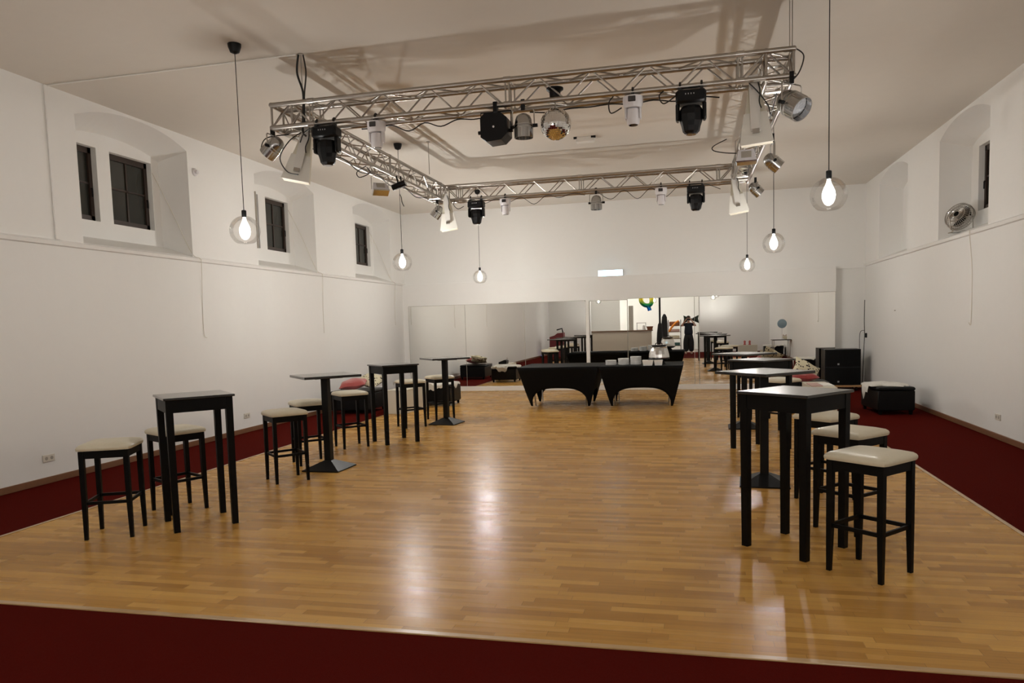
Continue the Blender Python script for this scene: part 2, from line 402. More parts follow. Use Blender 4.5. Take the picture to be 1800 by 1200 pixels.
# back wall, with the lower mirror furring and the recess beside it
mb = MB(); mb.box(XL - .1, XR + .1, YB, YB + .12, -.1, ZC); struct(mb.build('wall_back', M['wall']))
mb = MB(); mb.box(XL, 3.19, YM + .012, YB - .002, 0, 2.71, bev=.004); struct(mb.build('wall_back_panel', M['wall'], smooth=False))
struct(MB().box(3.185, XR, YM + .14, YB - .002, 2.66, 2.71).build('trim_6', M['wall']))
struct(MB().box(-6.95, 3.19, YM - .03, YM + .012, 0, .12, bev=.006).build('baseboard_back', M['trimw']))
struct(MB().box(XL - .002, XL + .016, YF, YM - .05, 0, .075, bev=.004).build('baseboard_left', M['skirt']))
struct(MB().box(XR - .016, XR + .002, YF, YB - .01, 0, .075, bev=.004).build('baseboard_right', M['skirt']))
# faint pipe boxing on the left wall
struct(MB().box(XL - .001, XL + .022, 7.13, 7.20, 2.76, ZC - .002, bev=.006).build('trim_7', M['wall']))
# wall behind the camera with the opening to the bar, and the bar room
XO0, XO1 = -4.86, 0.55
mb = MB(); mb.box(XL - .1, XO0, YF - .15, YF, -.1, ZC); mb.box(XO1, XR + .1, YF - .15, YF, -.1, ZC); mb.box(XO0, XO1, YF - .15, YF, 3.3, ZC)
struct(mb.build('wall_front', M['wall']))
struct(MB().box(XL, XR, -6.5, -6.38, -.1, ZC).build('wall_bar_back', M['wall']))
struct(MB().box(XL - .1, XL, -6.5, YF - .15, -.1, ZC).build('wall_bar_left', M['wall']))
struct(MB().box(1.2, 1.3, -6.5, YF - .15, -.1, ZC).build('wall_bar_right', M['wall']))
struct(MB().box(XL, 1.3, -6.5, YF - .001, -.12, -.003).build('floor_bar', pmat('grey_vinyl', (0.30, 0.25, 0.22), 0.5, bump=.02, scale=20)))
struct(MB().box(-7.0, -3.55, -4.5, -4.4, 0, 3.2).build('wall_bar_screen', M['wall']))

# ------------------------------------------------------------------ mirrors
spans = [(-6.90, -5.41, 2.15), (-5.405, -3.90, 2.15), (-3.895, -2.39, 2.15), (-2.30, -1.405, 2.13), (-1.395, 0.132, 2.155), (0.138, 0.236, 2.155), (0.246, 3.175, 2.15)]
mlab = ['far left mirror sheet next to the room corner', 'second mirror sheet from the left corner', 'mirror sheet just left of the white post', 'shorter mirror sheet just right of the white post',
        'mirror sheet reflecting the bright bar room and the balloon', 'very narrow mirror strip beside the photographer reflection', 'widest mirror sheet, at the right end of the back wall']
for (a, b, z), l in zip(spans, mlab):
    e = thing('wall_mirror', l, 'mirror', ((a + b) / 2, YM, .12)); w = (b - a) / 2
    MB().box(-w, w, 0, .008, 0.0, z - .12).build('mirror_glass', M['mirror'], e)
    mb = MB(); g = .004
    for x in (-w, w): mb.box(x - g / 2, x + g / 2, -.001, .010, 0, z - .12)
    mb.box(-w, w, -.001, .010, z - .12, z - .112); mb.build('mirror_edge', M['greyp'], e)
tag(MB().box(-2.385, -2.305, YM - .035, YM + .010, .12, 2.15, bev=.004).build('mirror_post', M['trimw']), 'narrow white vertical post between two wall mirrors', 'post')

# ------------------------------------------------------------------ stools
def make_stool():
    t = thing('bar_stool', '', 'stool', group='black bar stools with cream seats')
    mb = MB(); n = 12; S = .205; vs = []; fs = []
    def sq(a, k=4.5):
        c, s = math.cos(a), math.sin(a); r = (abs(c) ** k + abs(s) ** k) ** (-1 / k); return r * c, r * s
    N = 48; S = .208; rings = [(0.0, .790), (.45, .787), (.75, .780), (.90, .771), (.97, .760), (1.0, .748), (1.0, .738), (.985, .727), (.9, .724)]
    pr = MB(); v = []
    for (r, z) in rings:
        for i in range(N):
            x, y = sq(2 * PI * i / N + PI / 4, 13 if r > .8 else 6); v.append((S * max(r, .001) * x, S * max(r, .001) * y, z))
    f = []
    for k in range(len(rings) - 1):
        for i in range(N): f.append((k * N + i, k * N + (i + 1) % N, (k + 1) * N + (i + 1) % N, (k + 1) * N + i))
    f.append(tuple(range((len(rings) - 1) * N, len(rings) * N)))
    pr.add(v, f); pr.build('seat_cushion', M['cream'], t, smooth=True)
    mb = MB(); a = .185
    for s_ in (-1, 1):
        mb.box(-a + .02, a - .02, s_ * (a - .012) - .009, s_ * (a - .012) + .009, .662, .727)
        mb.box(s_ * (a - .012) - .009, s_ * (a - .012) + .009, -a + .02, a - .02, .662, .727)
    mb.build('apron', M['black'], t)
    for sx in (-1, 1):
        for sy in (-1, 1):
            m = MB(); m.frustum((.0135, .0135), (.0185, .0185), 0, .33, oa=(sx * (a - .0135), sy * (a - .0135)), ob=(sx * (a - .0175), sy * (a - .0175)))
            m.frustum((.0185, .0185), (.0195, .0195), .33, .722, oa=(sx * (a - .0175), sy * (a - .0175)), ob=(sx * (a - .0185), sy * (a - .0185)))
            m.build('leg', M['black'], t)
    for k in range(4):
        m = MB(); m.box(-a + .03, a - .03, a - .0265, a - .0105, .285, .310, Rz(k * PI / 2)); m.build('stretcher', M['black'], t)
    return t
stool0 = make_stool()
D = math.radians
stools = [
    (-4.66, 5.115, 23.8, 'cream-seated black bar stool nearest the left front corner of the room'),
    (-4.66, 5.91, -28, 'cream-seated black bar stool behind the nearest left four-legged table'),
    (-4.325, 7.26, -42, 'cream-seated black bar stool in front of the nearer left pedestal table'),
    (-4.575, 8.24, 44, 'cream-seated black bar stool half hidden behind the nearer left pedestal table'),
    (-4.60, 9.445, -44, 'cream-seated black bar stool before the pink cushion, between two left tables'),
    (-4.47, 11.42, 44, 'cream-seated black bar stool behind the farther left four-legged table'),
    (-4.27, 12.32, -45, 'cream-seated black bar stool behind the farther left pedestal table'),
    (1.11, 5.01, -42, 'nearest black bar stool on the right, its cream seat fully in view'),
    (1.19, 6.03, -44, 'second black bar stool on the right, just behind the nearest one'),
    (1.175, 6.97, 44, 'third black bar stool on the right, seen under the nearest right table'),
    (1.25, 10.95, 42, 'black bar stool seen beneath the second right four-legged table'),
    (1.02, 12.55, 30, 'farthest black bar stool on the right, behind the far pedestal table'),
]
for i, (x, y, a, lab) in enumerate(stools):
    if i == 0: stool0.location = (x, y, 0); stool0.rotation_euler = (0, 0, D(a)); stool0['label'] = lab
    else: dup(stool0, (x, y, 0), D(a), lab)

# ------------------------------------------------------------------ bar tables
def make_table():
    t = thing('bar_table', '', 'table', group='black four-legged bar tables'); H = 1.12
    MB().box(-.28, .28, -.28, .28, H - .020, H, bev=.003).build('tabletop', M['blacktop'], t)
    mb = MB(); a = .248
    for s_ in (-1, 1):
        mb.box(-a + .03, a - .03, s_ * a - .010, s_ * a + .010, H - .125, H - .020)
        mb.box(s_ * a - .010, s_ * a + .010, -a + .03, a - .03, H - .125, H - .020)
    mb.build('apron', M['black'], t)
    for sx in (-1, 1):
        for sy in (-1, 1):
            MB().frustum((.024, .024), (.028, .028), 0, H - .02, oa=(sx * .232, sy * .232), ob=(sx * .235, sy * .235)).build('leg', M['black'], t)
    return t
table0 = make_table()
for i, (x, y, a, lab) in enumerate([
        (-4.15, 5.52, 47, 'black four-legged bar table nearest the left wall, between two stools'),
        (-4.13, 9.90, 46, 'farther left black four-legged bar table, in front of the white box'),
        (.72, 5.49, 49, 'nearest right black four-legged bar table, beside the front stool'),
        (.865, 9.62, 45, 'second right black four-legged bar table, farther from the camera')]):
    if i == 0: table0.location = (x, y, 0); table0.rotation_euler = (0, 0, D(a)); table0['label'] = lab
    else: dup(table0, (x, y, 0), D(a), lab)
def make_ped():
    t = thing('pedestal_table', '', 'table', group='black pedestal bar tables'); H = 1.115; R45 = Rz(PI / 4)
    MB().box(-.33, .33, -.33, .33, H - .028, H, R45, bev=.003).build('tabletop', M['blacktop'], t)
    MB().box(-.16, .16, -.16, .16, H - .042, H - .028, R45).build('mounting_plate', M['blackmetal'], t)
    MB().box(-.04, .04, -.04, .04, .095, H - .042, R45 @ Rz(PI / 4)).build('column', M['blackmetal'], t)
    mb = MB(); mb.box(-.232, .232, -.232, .232, 0, .014); mb.frustum((.232, .232), (.045, .045), .014, .105)
    mb.build('foot_base', M['blackmetal'], t)
    return t
ped0 = make_ped()
for i, (x, y, a, lab) in enumerate([
        (-4.15, 7.90, -1, 'nearer left black pedestal bar table with pyramid base'),
        (-3.99, 11.80, -6, 'farther left black pedestal bar table with pyramid base'),
        (.715, 7.58, -4, 'nearer right black pedestal bar table, between the four-legged tables'),
        (.80, 11.47, -2, 'farther right black pedestal bar table, near the mirrors')]):
    if i == 0: ped0.location = (x, y, 0); ped0.rotation_euler = (0, 0, D(a)); ped0['label'] = lab
    else: dup(ped0, (x, y, 0), D(a), lab)

# ------------------------------------------------------------------ buffet tables
def skirt_cover(W, Dp, Wf, Df, H, arch_f, arch_s):
    mb = MB(); NS, NT = 28, 10
    def cor(sx, sy, z):
        t = (z / H); t = t ** 0.9
        return Vector((sx * (Wf / 2 + (W - Wf) / 2 * t), sy * (Df / 2 + (Dp - Df) / 2 * t), z))
    sides = [((-1, -1), (1, -1), arch_f), ((1, -1), (1, 1), arch_s), ((1, 1), (-1, 1), arch_f), ((-1, 1), (-1, -1), arch_s)]
    for a, b, ah in sides:
        vs = []; fs = []
        for i in range(NS + 1):
            s = i / NS; u = 2 * s - 1
            s2 = 0.5 + 0.5 * math.copysign(abs(u) ** .8, u)
            foot = .035 if True else 0
            zb = .012 + ah * max(0, 1 - (abs(2 * s2 - 1) / .93) ** 3.2) ** .62 if abs(2 * s2 - 1) < .93 else .012
            for j in range(NT + 1):
                z = H + (zb - H) * j / NT; p = cor(*a, z).lerp(cor(*b, z), s2)
                sag = .02 * math.sin(PI * s2) * math.sin(PI * min(1, (H - z) / H)); c = Vector((0, 0, z)); d = (c - p); d.z = 0
                if d.length > 0: p += d.normalized() * sag
                vs.append(p)
        for i in range(NS):
            for j in range(NT): q = i * (NT + 1) + j; fs.append((q, q + 1, q + NT + 2, q + NT + 1))
        mb.add(vs, fs)
    mb.add([(-W / 2, -Dp / 2, H), (W / 2, -Dp / 2, H), (W / 2, Dp / 2, H), (-W / 2, Dp / 2, H)], [(0, 1, 2, 3)])
    return mb
HB = .79
for i, (x, lab, l2) in enumerate(((-2.465, 'empty left buffet table hidden under black stretch cloth', 'black stretch cover on the empty left buffet table'),
                              (-.885, 'right buffet table with the crockery, hidden under black stretch cloth', 'black stretch cover on the right buffet table under the crockery'))):
    t = thing('buffet_table', lab, 'table', (x, 14.68, 0), 0, 'folding buffet tables')
    MB().box(-.74, .74, -.66, .66, HB - .055, HB - .012, bev=.004).build('tabletop', M['greyp'], t)
    for sx in (-1, 1):
        for sy in (-1, 1): MB().cyl((sx * .50, sy * .36, .014), (sx * .54, sy * .45, HB - .056), .014, n=10).build('leg', M['steel'], t)
    c = skirt_cover(1.562, 1.42, 1.15, .82, HB, .36, .30).build('table_cover', M['cloth'], smooth=True, loc=(x, 14.68, 0)); tag(c, l2, 'tablecloth', 'black stretch covers on the buffet tables')
    md = c.modifiers.new('thick', 'SOLIDIFY'); md.thickness = .004; md.offset = 1
ZT = HB + .003
# crockery
def plate_mesh():
    return MB().lathe([(.0001, .0), (.095, .0), (.104, .003), (.107, .008), (.107, .0150), (.102, .0152), (.096, .008), (.0001, .006)], 28)
pl0 = None
for k, (x, y, n, lab) in enumerate(((-1.475, 14.45, 6, 'white plate in the shortest, leftmost of the three plate stacks'), (-1.235, 14.47, 8, 'white plate in the middle of the three plate stacks'), (-1.00, 14.48, 10, 'white plate in the tallest, rightmost of the three plate stacks'))):
    for j in range(n):
        if pl0 is None: pl0 = plate_mesh().build('dinner_plate', M['china'], smooth=True); o = pl0
        else: o = pl0.copy(); C.objects.link(o)
        o.location = (x + random.uniform(-.003, .003), y + random.uniform(-.003, .003), ZT + j * .0155); o['label'] = lab; o['category'] = 'plate'; o['group'] = ('short', 'middle', 'tall')[k] + ' stack of plates'
for x, w, lab in ((-.75, .100, 'larger white square dish in front of the soup pot'), (-.555, .080, 'smaller white square dish in front of the soup pot')):
    mb = MB(); a, h = w, .10
    mb.frustum((a * .82, a * .82), (a, a), 0, h); mb.frustum((a * .93, a * .93), (a * .75, a * .75), h + .0005, .012)
    tag(mb.build('square_dish', M['china'], loc=(x, 14.12, ZT)), lab, 'dish', 'white square dishes')
t = thing('soup_pot', 'round chrome soup pot with domed lid on the right buffet table', 'pot', (-.56, 14.55, ZT))
MB().lathe([(.12, 0), (.13, .01), (.12, .035), (.085, .06), (.16, .075), (.175, .09)], 28).build('pot_stand', M['dark'], t, smooth=True)
mb = MB(); prof = [(.15, .08), (.195, .10), (.198, .13), (.19, .19), (.172, .26), (.155, .31), (.150, .315)]
mb.lathe(prof, 20); mb.build('pot_body', M['chrome'], t)
MB().lathe([(.158, .315), (.162, .325), (.14, .345), (.09, .362), (.04, .370), (.0001, .372)], 24).build('pot_lid', M['chrome'], t, smooth=True)
mb = MB(); mb.lathe([(.14, .352), (.15, .358), (.14, .366)], 24); mb.tube(catmull([(-.06, 0, .365), (-.05, 0, .40), (.05, 0, .40), (.06, 0, .365)], 5), .009)
mb.build('lid_handle', M['dark'], t, smooth=True)
mb = MB(); mb.lathe([(.199, .095), (.203, .105), (.199, .115)], 28); mb.build('pot_band', M['dark'], t, smooth=True)

# ------------------------------------------------------------------ ottomans, boxes, cushions
def ottoman(x, y, rz, lab, w=.74, d=.78, h=.44):
    t = thing('ottoman', lab, 'ottoman', (x, y, 0), D(rz), 'black leather ottomans')
    MB().box(-w / 2, w / 2, -d / 2, d / 2, .07, h - .06, bev=.012).build('body', M['leather'], t, smooth=True)
    MB().box(-w / 2 - .006, w / 2 + .006, -d / 2 - .006, d / 2 + .006, h - .062, h, bev=.022).build('padded_top', M['leather'], t, smooth=True)
    for sx in (-1, 1):
        for sy in (-1, 1): MB().frustum((.018, .018), (.026, .026), 0, .07, oa=(sx * (w / 2 - .05), sy * (d / 2 - .05)), ob=(sx * (w / 2 - .05), sy * (d / 2 - .05))).build('leg', M['black'], t)
    return t
ottoman(-6.38, 13.50, 0, 'black ottoman by the left wall with pink and spotted cushions', .78, .90)
ottoman(-5.12, 14.72, 0, 'black ottoman with sheepskin behind the far left stools', .72, .74)
ottoman(3.22, 13.42, 4, 'black ottoman with jagged sheepskin by the right wall', .56, .92, .45)
ottoman(2.10, 14.62, 0, 'black ottoman with red and spotted cushions near the right mirrors', .78, .80, .43)
ottoman(3.35, 3.55, 2, 'black ottoman with sheepskin by the right wall near the camera, seen in the mirror', .74, .78, .46)

def sheepskin(x, y, z, rx, ry, hw, hd, seed, lab, rz=0, jag=.18):
    rnd = random.Random(seed); N, K = 56, 9; ph = [rnd.uniform(0, 6.28) for _ in range(6)]
    top = []; bot = []
    for k in range(K + 1):
        for i in range(N):
            a = 2 * PI * i / N; R = 1 + jag * .5 * math.sin(3 * a + ph[0]) + jag * .35 * math.sin(7 * a + ph[1]) + jag * .35 * math.sin(13 * a + ph[2])
            r = k / K; px, py = rx * R * r * math.cos(a), ry * R * r * math.sin(a); pz = 0.0
            ex = max(0, abs(px) - hw); ey = max(0, abs(py) - hd)
            if ex > 0: px = math.copysign(hw + min(.016, ex), px); pz -= max(0, ex - .016)
            if ey > 0: py = math.copysign(hd + min(.016, ey), py); pz -= max(0, ey - .016)
            th = .028 * (1 - r ** 6) + .006 + rnd.uniform(-.003, .003)
            nx = math.copysign(th * .6, px) if ex > .02 else 0; ny = math.copysign(th * .6, py) if ey > .02 else 0
            top.append((px + nx, py + ny, pz + (th if not (nx or ny) else 0))); bot.append((px, py, pz + .002))
    vs = top + bot; fs = []; o = (K + 1) * N
    for k in range(K):
        for i in range(N):
            j = (i + 1) % N; fs.append((k * N + i, k * N + j, (k + 1) * N + j, (k + 1) * N + i)); fs.append((o + (k + 1) * N + i, o + (k + 1) * N + j, o + k * N + j, o + k * N + i))
    for i in range(N): j = (i + 1) % N; fs.append((K * N + i, K * N + j, o + K * N + j, o + K * N + i))
    ob = MB().add(vs, fs).build('sheepskin', M['fur'], smooth=True, loc=(x, y, z + .003)); ob.rotation_euler = (0, 0, D(rz))
    return tag(ob, lab, 'sheepskin', 'white sheepskins on the ottomans')
sheepskin(-5.12, 14.72, .44, .42, .52, .368, .378, 3, 'white sheepskin draped over the ottoman behind the far left stools')
sheepskin(3.16, 13.44, .45, .40, .40, .287, .468, 5, 'white sheepskin with jagged edge on the ottoman by the right wall', 4, .34)
sheepskin(3.35, 3.55, .46, .46, .48, .378, .398, 8, 'white sheepskin on the ottoman near the camera, seen only in the mirror', 2)

def cushion(loc, w, h, t_, rot, mat, lab, grp='scatter cushions'):
    n = 12; vs = []; fs = []
    for side in (1, -1):
        for i in range(n + 1):
            for j in range(n + 1):
                u, v = 2 * i / n - 1, 2 * j / n - 1
                e = (max(0, 1 - u * u) * max(0, 1 - v * v)) ** .42; k = 1 - .10 * (1 - abs(u)) ** 1 * abs(v) ** 4; l = 1 - .10 * (1 - abs(v)) * abs(u) ** 4
                vs.append((w / 2 * u * l, h / 2 * v * k, side * t_ / 2 * e + .008 * math.sin(5 * u + 3 * v)))
    o = (n + 1) ** 2
    for s_ in (0, 1):
        for i in range(n):
            for j in range(n):
                q = s_ * o + i * (n + 1) + j; f = (q, q + 1, q + n + 2, q + n + 1); fs.append(f if s_ else tuple(reversed(f)))
    ob = MB().add(vs, fs).build('cushion', mat, smooth=True, loc=loc); ob.rotation_euler = [D(a) for a in rot]
    return tag(ob, lab, 'cushion', grp)
cushion((-6.42, 13.36, .56), .52, .46, .20, (8, -6, 18), M['pink'], 'rose pink cushion lying on the ottoman by the left wall')
cushion((-6.22, 13.74, .60), .50, .46, .16, (22, 10, -12), M['leo'], 'black-spotted cream cushion behind the pink one on the left ottoman')
cushion((2.02, 14.40, .53), .50, .44, .17, (6, 0, 10), M['redc'], 'dark red cushion lying on the ottoman near the right mirrors')
cushion((2.14, 14.80, .61), .50, .44, .15, (50, 30, 8), M['leo'], 'black-spotted cream cushion leaning behind the red cushion at right')

def box_plinth(x0, x1, y0, y1, h, lab):
    t = thing('storage_box', lab, 'box', ((x0 + x1) / 2, (y0 + y1) / 2, 0), 0, 'long low white box tables'); a, b = (x1 - x0) / 2, (y1 - y0) / 2
    MB().box(-a, a, -b, b, .004, h - .022).build('carcass', M['cube'], t); MB().box(-a - .002, a + .002, -b - .002, b + .002, h - .020, h, bev=.002).build('lid', M['cube'], t)
box_plinth(-5.60, -5.22, 13.05, 14.20, .455, 'long low white box beside the left ottoman')
box_plinth(1.98, 2.36, 12.95, 14.12, .455, 'long low white box in front of the red cushion ottoman')
box_plinth(2.05, 2.85, 1.85, 2.30, .46, 'low white box near the camera on the right, seen only in the mirror')
ob = MB().prism([(-.11, 0), (.13, 0), (.14, .10), (.08, .125), (-.11, .06)], .26).build('black_bag', M['leather'], loc=(-5.44, 13.70, .457)); tag(ob, 'small black wedge-shaped bag on the left white box', 'bag')
tag(MB().box(-.09, .09, -.30, .28, 0, .012).build('magazine', M['pinkp'], loc=(2.08, 13.42, .457)), 'pale pink booklet on the right white box', 'booklet')
tag(MB().box(-.085, .085, -.30, .26, 0, .014).build('paper_stack', M['paper'], loc=(2.265, 13.45, .457)), 'stack of white paper beside the pink booklet', 'paper')

# ------------------------------------------------------------------ speaker stack on dolly
t = thing('dolly', 'flat wooden dolly on castors beneath the black speakers', 'dolly', (3.22, 17.33, 0))
MB().box(-.37, .37, -.30, .26, .085, .125, bev=.004).build('platform', M['plywood'], t)
for sx in (-1, 1):
    for sy in (-1, 1):
        mb = MB(); mb.cyl((sx * .28 - .015, sy * .19, .035), (sx * .28 + .015, sy * .19, .035), .035, n=14); mb.box(sx * .28 - .022, sx * .28 + .022, sy * .19 - .02, sy * .19 + .02, .05, .085); mb.build('castor', M['dark'], t)
for i, (z, lab) in enumerate(((.126, 'lower black bass speaker on the wooden dolly'), (.512, 'upper black bass speaker on the stack by the mirrors'))):
    t = thing('bass_speaker', lab, 'speaker', (3.22, 17.33, z), 0, 'stacked black bass speakers')
    h = .384; mb = MB(); n = 8; w, d = .36, .25
    poly = [(-w, d), (w, d)] + [(w - 2 * w * i_ / n, -d + .02 - .035 * math.sin(PI * i_ / n)) for i_ in range(n + 1)]
    vs = [(x, y, 0) for x, y in poly] + [(x, y, h) for x, y in poly]; m_ = len(poly)
    mb.add(vs, [tuple(range(m_)), tuple(reversed(range(m_, 2 * m_)))] + [(q, (q + 1) % m_, m_ + (q + 1) % m_, m_ + q) for q in range(m_)])
    mb.build('cabinet', M['dark'], t)
    mb = MB(); vs = []; fs = []
    for i_ in range(n + 1):
        x = (w - .02) * (1 - 2 * i_ / n); y = -d + .012 - .037 * math.sin(PI * i_ / n); vs += [(x, y, .02), (x, y, h - .02)]
    for i_ in range(n): fs.append((2 * i_, 2 * i_ + 1, 2 * i_ + 3, 2 * i_ + 2))
    mb.add(vs, fs); mb.build('front_grille', M['cloth'], t)
    MB().box(-.11, -.075, -.283, -.268, .06 if i == 0 else .05, .095 if i == 0 else .085).build('badge', M['greydot'], t)
mb = MB(); mb.tube(catmull([(3.795, 17.80, 1.95), (3.79, 17.80, 1.5), (3.795, 17.79, 1.2), (3.78, 17.78, .8), (3.76, 17.76, .3), (3.74, 17.70, .03)], 6), .008)
mb.tube(catmull([(3.79, 17.79, 1.28), (3.70, 17.78, 1.22), (3.69, 17.76, .8), (3.70, 17.72, .2)], 6), .006)
tag(mb.build('power_cable', M['cable'], smooth=True), 'dark cable hanging down the back right corner of the room', 'cable')
tag(MB().box(XR - .04, XR, 17.66, 17.74, 1.12, 1.22, bev=.004).build('junction_box', M['dark']), 'small dark junction box in the back right corner', 'box')

# ------------------------------------------------------------------ sockets, detector, cords
def sock(x, y, z, s_, lab, n=2):
    t = thing('wall_socket', lab, 'socket', (x, y, z), 0, 'wall sockets'); w = .04 * n
    MB().box(0 if s_ > 0 else -.012, .012 if s_ > 0 else 0, -w, w, -.04, .04, bev=.003).build('cover_plate', M['socket'], t)
    for k in range(n):
        y0 = (k - (n - 1) / 2) * .072
        MB().cyl((s_ * .0125, y0, 0), (s_ * .0135, y0, 0), .02, n=16).build('socket_well', M['greyp'], t)
sock(XL, 6.81, .285, 1, 'double socket low on the left wall nearest the camera')
sock(XL, 10.68, .275, 1, 'double socket low on the left wall between the tables')
sock(XL, 16.9, .28, 1, 'double socket low on the left wall near the mirrors', 1)
sock(XR, 10.50, .284, -1, 'double socket low on the right wall nearest the camera')
sock(XR, 14.35, .264, -1, 'double socket low on the right wall beside the ottoman')
t = thing('smoke_alarm', 'small round white detector high on the left wall', 'detector', (XL, 9.72, 4.0))
RY = Matrix.Rotation(PI / 2, 4, 'Y')
MB().lathe([(.055, 0), (.055, .02), (.045, .03), (.0001, .03)], 20, RY).build('base', M['whitep'], t, smooth=True); MB().lathe([(.03, .03), (.03, .06), (.0001, .065)], 16, RY).build('sensor', M['whitep'], t, smooth=True)
cr = .0045
for pts, lab in (([(XL - DN + .01, 9.33, 3.95), (XL - .2, 9.43, 3.4), (XL - .02, 9.56, 2.83), (XL + .045, 9.66, 2.74), (XL + .04, 9.70, 2.66), (XL + .008, 9.71, 2.1), (XL + .010, 9.70, 1.64), (XL + .02, 9.75, 1.57)], 'thin window cord hanging from the nearest left niche'),
                 ([(XL - DN + .01, 13.05, 3.95), (XL - .2, 13.17, 3.4), (XL - .02, 13.30, 2.83), (XL + .045, 13.40, 2.74), (XL + .04, 13.44, 2.66), (XL + .008, 13.46, 2.1), (XL + .012, 13.45, 1.57)], 'thin window cord hanging from the middle left niche'),
                 ([(XL - DN + .01, 16.78, 3.95), (XL - .2, 16.90, 3.4), (XL - .02, 17.03, 2.83), (XL + .045, 17.12, 2.74), (XL + .04, 17.15, 2.66), (XL + .008, 17.16, 2.1), (XL + .012, 17.16, 1.7)], 'thin window cord hanging from the far left niche'),
                 ([(XR - .042, 11.50, 2.745), (XR - .04, 11.50, 2.66), (XR - .006, 11.49, 2.2), (XR - .008, 11.48, 1.5), (XR - .03, 11.50, 1.48)], 'thin window cord hanging down the right wall')):
    tag(MB().tube(catmull(pts, 6), cr if 'right' not in lab else .0055).build('window_cord', M['socket'], smooth=True), lab, 'cord', 'window cords')
tag(MB().box(XL, XL + .02, 11.262, 11.282, 3.04, 3.98).build('vertical_rod', M['greyp']), 'thin dark upright rod at the edge of the middle left niche', 'rod')
tag(MB().box(XR - .006, XR, 15.38, 15.46, 1.68, 1.70).build('wall_hook', M['greyp']), 'tiny grey hook bar on the right wall above the ottoman', 'hook')

# exit sign
t = thing('exit_sign', 'glowing white-blue exit light above the mirror ledge', 'sign', (-1.80, YB, 2.715))
MB().box(-.30, .30, -.055, 0, 0, .15, bev=.008).build('housing', M['whitep'], t)
MB().box(-.285, .285, -.060, -.0555, .012, .138).build('light_panel', M['exit'], t)
mb = MB()
for a, b in ((-.10, -.055), (-.045, -.01), (0, .03), (.04, .06), (.066, .10)): mb.box(a, b, -.062, -.0602, .105, .116)
mb.build('lettering', M['greyp'], t)
# ceiling box
t = thing('ceiling_detector', 'small white box on the ceiling beyond the front truss', 'detector', (-1.53, 11.66, ZC))
MB().box(-.14, .14, -.05, .09, -.075, 0, bev=.008).build('housing', M['trimw'], t)
mb = MB(); mb.box(-.17, -.12, -.06, -.03, -.03, -.0); mb.box(.10, .17, -.06, -.03, -.03, -.0); mb.build('bracket', M['dark'], t)

# ------------------------------------------------------------------ pendants
def make_pendant():
    t = thing('pendant_lamp', '', 'lamp', group='clear globe pendant lamps'); H = ZC - 2.66
    # origin at globe centre
    MB().lathe([(.013, H - .095), (.045, H - .08), (.063, H - .03), (.066, H - .001), (.0001, H)], 24).build('canopy', M['dark'], t, smooth=True)
    MB().cyl((0, 0, .20), (0, 0, H - .08), .0042, n=6).build('cord', M['cable'], t)
    MB().lathe([(.022, .135), (.024, .14), (.024, .20), (.018, .205), (.0001, .207)], 18).build('socket', M['dark'], t, smooth=True)
    prof = []
    for i in range(25):
        a = PI * (i / 24) * .93
        r = .150 * math.sin(a + .07 * PI * 0); z = -.150 * math.cos(a)
        z = max(z, -.120 - .012 * (1 - (r / .09) ** 2) if r < .09 else z)
        prof.append((max(r, .0001), z))
    prof[-1] = (.024, .140)
    MB().lathe(prof, 36).build('glass_globe', M['glass'], t, smooth=True)
    MB().lathe([(.0001, -.090), (.014, -.087), (.034, -.072), (.050, -.040), (.056, -.005), (.051, .032), (.036, .068), (.021, .100), (.014, .134)], 24).build('bulb', M['bulb'], t, smooth=True)
    MB().cyl((0, 0, -.045), (0, 0, .040), .014, n=10).build('filament', M['filament'], t)
    return t
pen0 = make_pendant()
pl = [(-4.36, 6.76, 'large globe pendant nearest on the left, over the first stools'), (-4.38, 11.06, 'globe pendant in the middle of the left row'), (-4.32, 15.33, 'farthest globe pendant of the left row, before the mirrors'),
      (1.175, 6.88, 'largest globe pendant, nearest on the right side'), (1.172, 11.05, 'globe pendant in the middle of the right row'), (1.13, 15.31, 'farthest globe pendant of the right row'),
      (-4.36, 2.53, 'globe pendant left of the camera, seen only by its light'), (1.17, 2.53, 'globe pendant right of the camera, seen only by its light'),
      (-4.36, -1.74, 'globe pendant behind the camera, mirrored beside the white post'), (1.17, -1.74, 'globe pendant behind the camera, mirrored above the right mirror')]
for i, (x, y, lab) in enumerate(pl):
    if i == 0: pen0.location = (x, y, 2.66); pen0['label'] = lab
    else:
        q = dup(pen0, (x, y, 2.66), None, lab)
        if i >= 3:
            for c in q.children:
                if c.name.startswith('filament'): c.data = c.data.copy(); c.data.materials[0] = M['filament4' if i in (4, 5, 8, 9) else 'filament3']
for c in pen0.children:
    if c.name.startswith('filament'): c.data = c.data.copy(); c.data.materials[0] = M['filament3']
for (x, y, lab) in ((-1.75, -4.3, 'globe pendant in the bar room behind the camera'), (-5.4, -5.3, 'second globe pendant in the bar room behind the camera')):
    bp = dup(pen0, (x, y, 2.66), None, lab)
    for c in bp.children:
        if c.name.startswith('filament'): c.data = c.data.copy(); c.data.materials[0] = M['filament2']

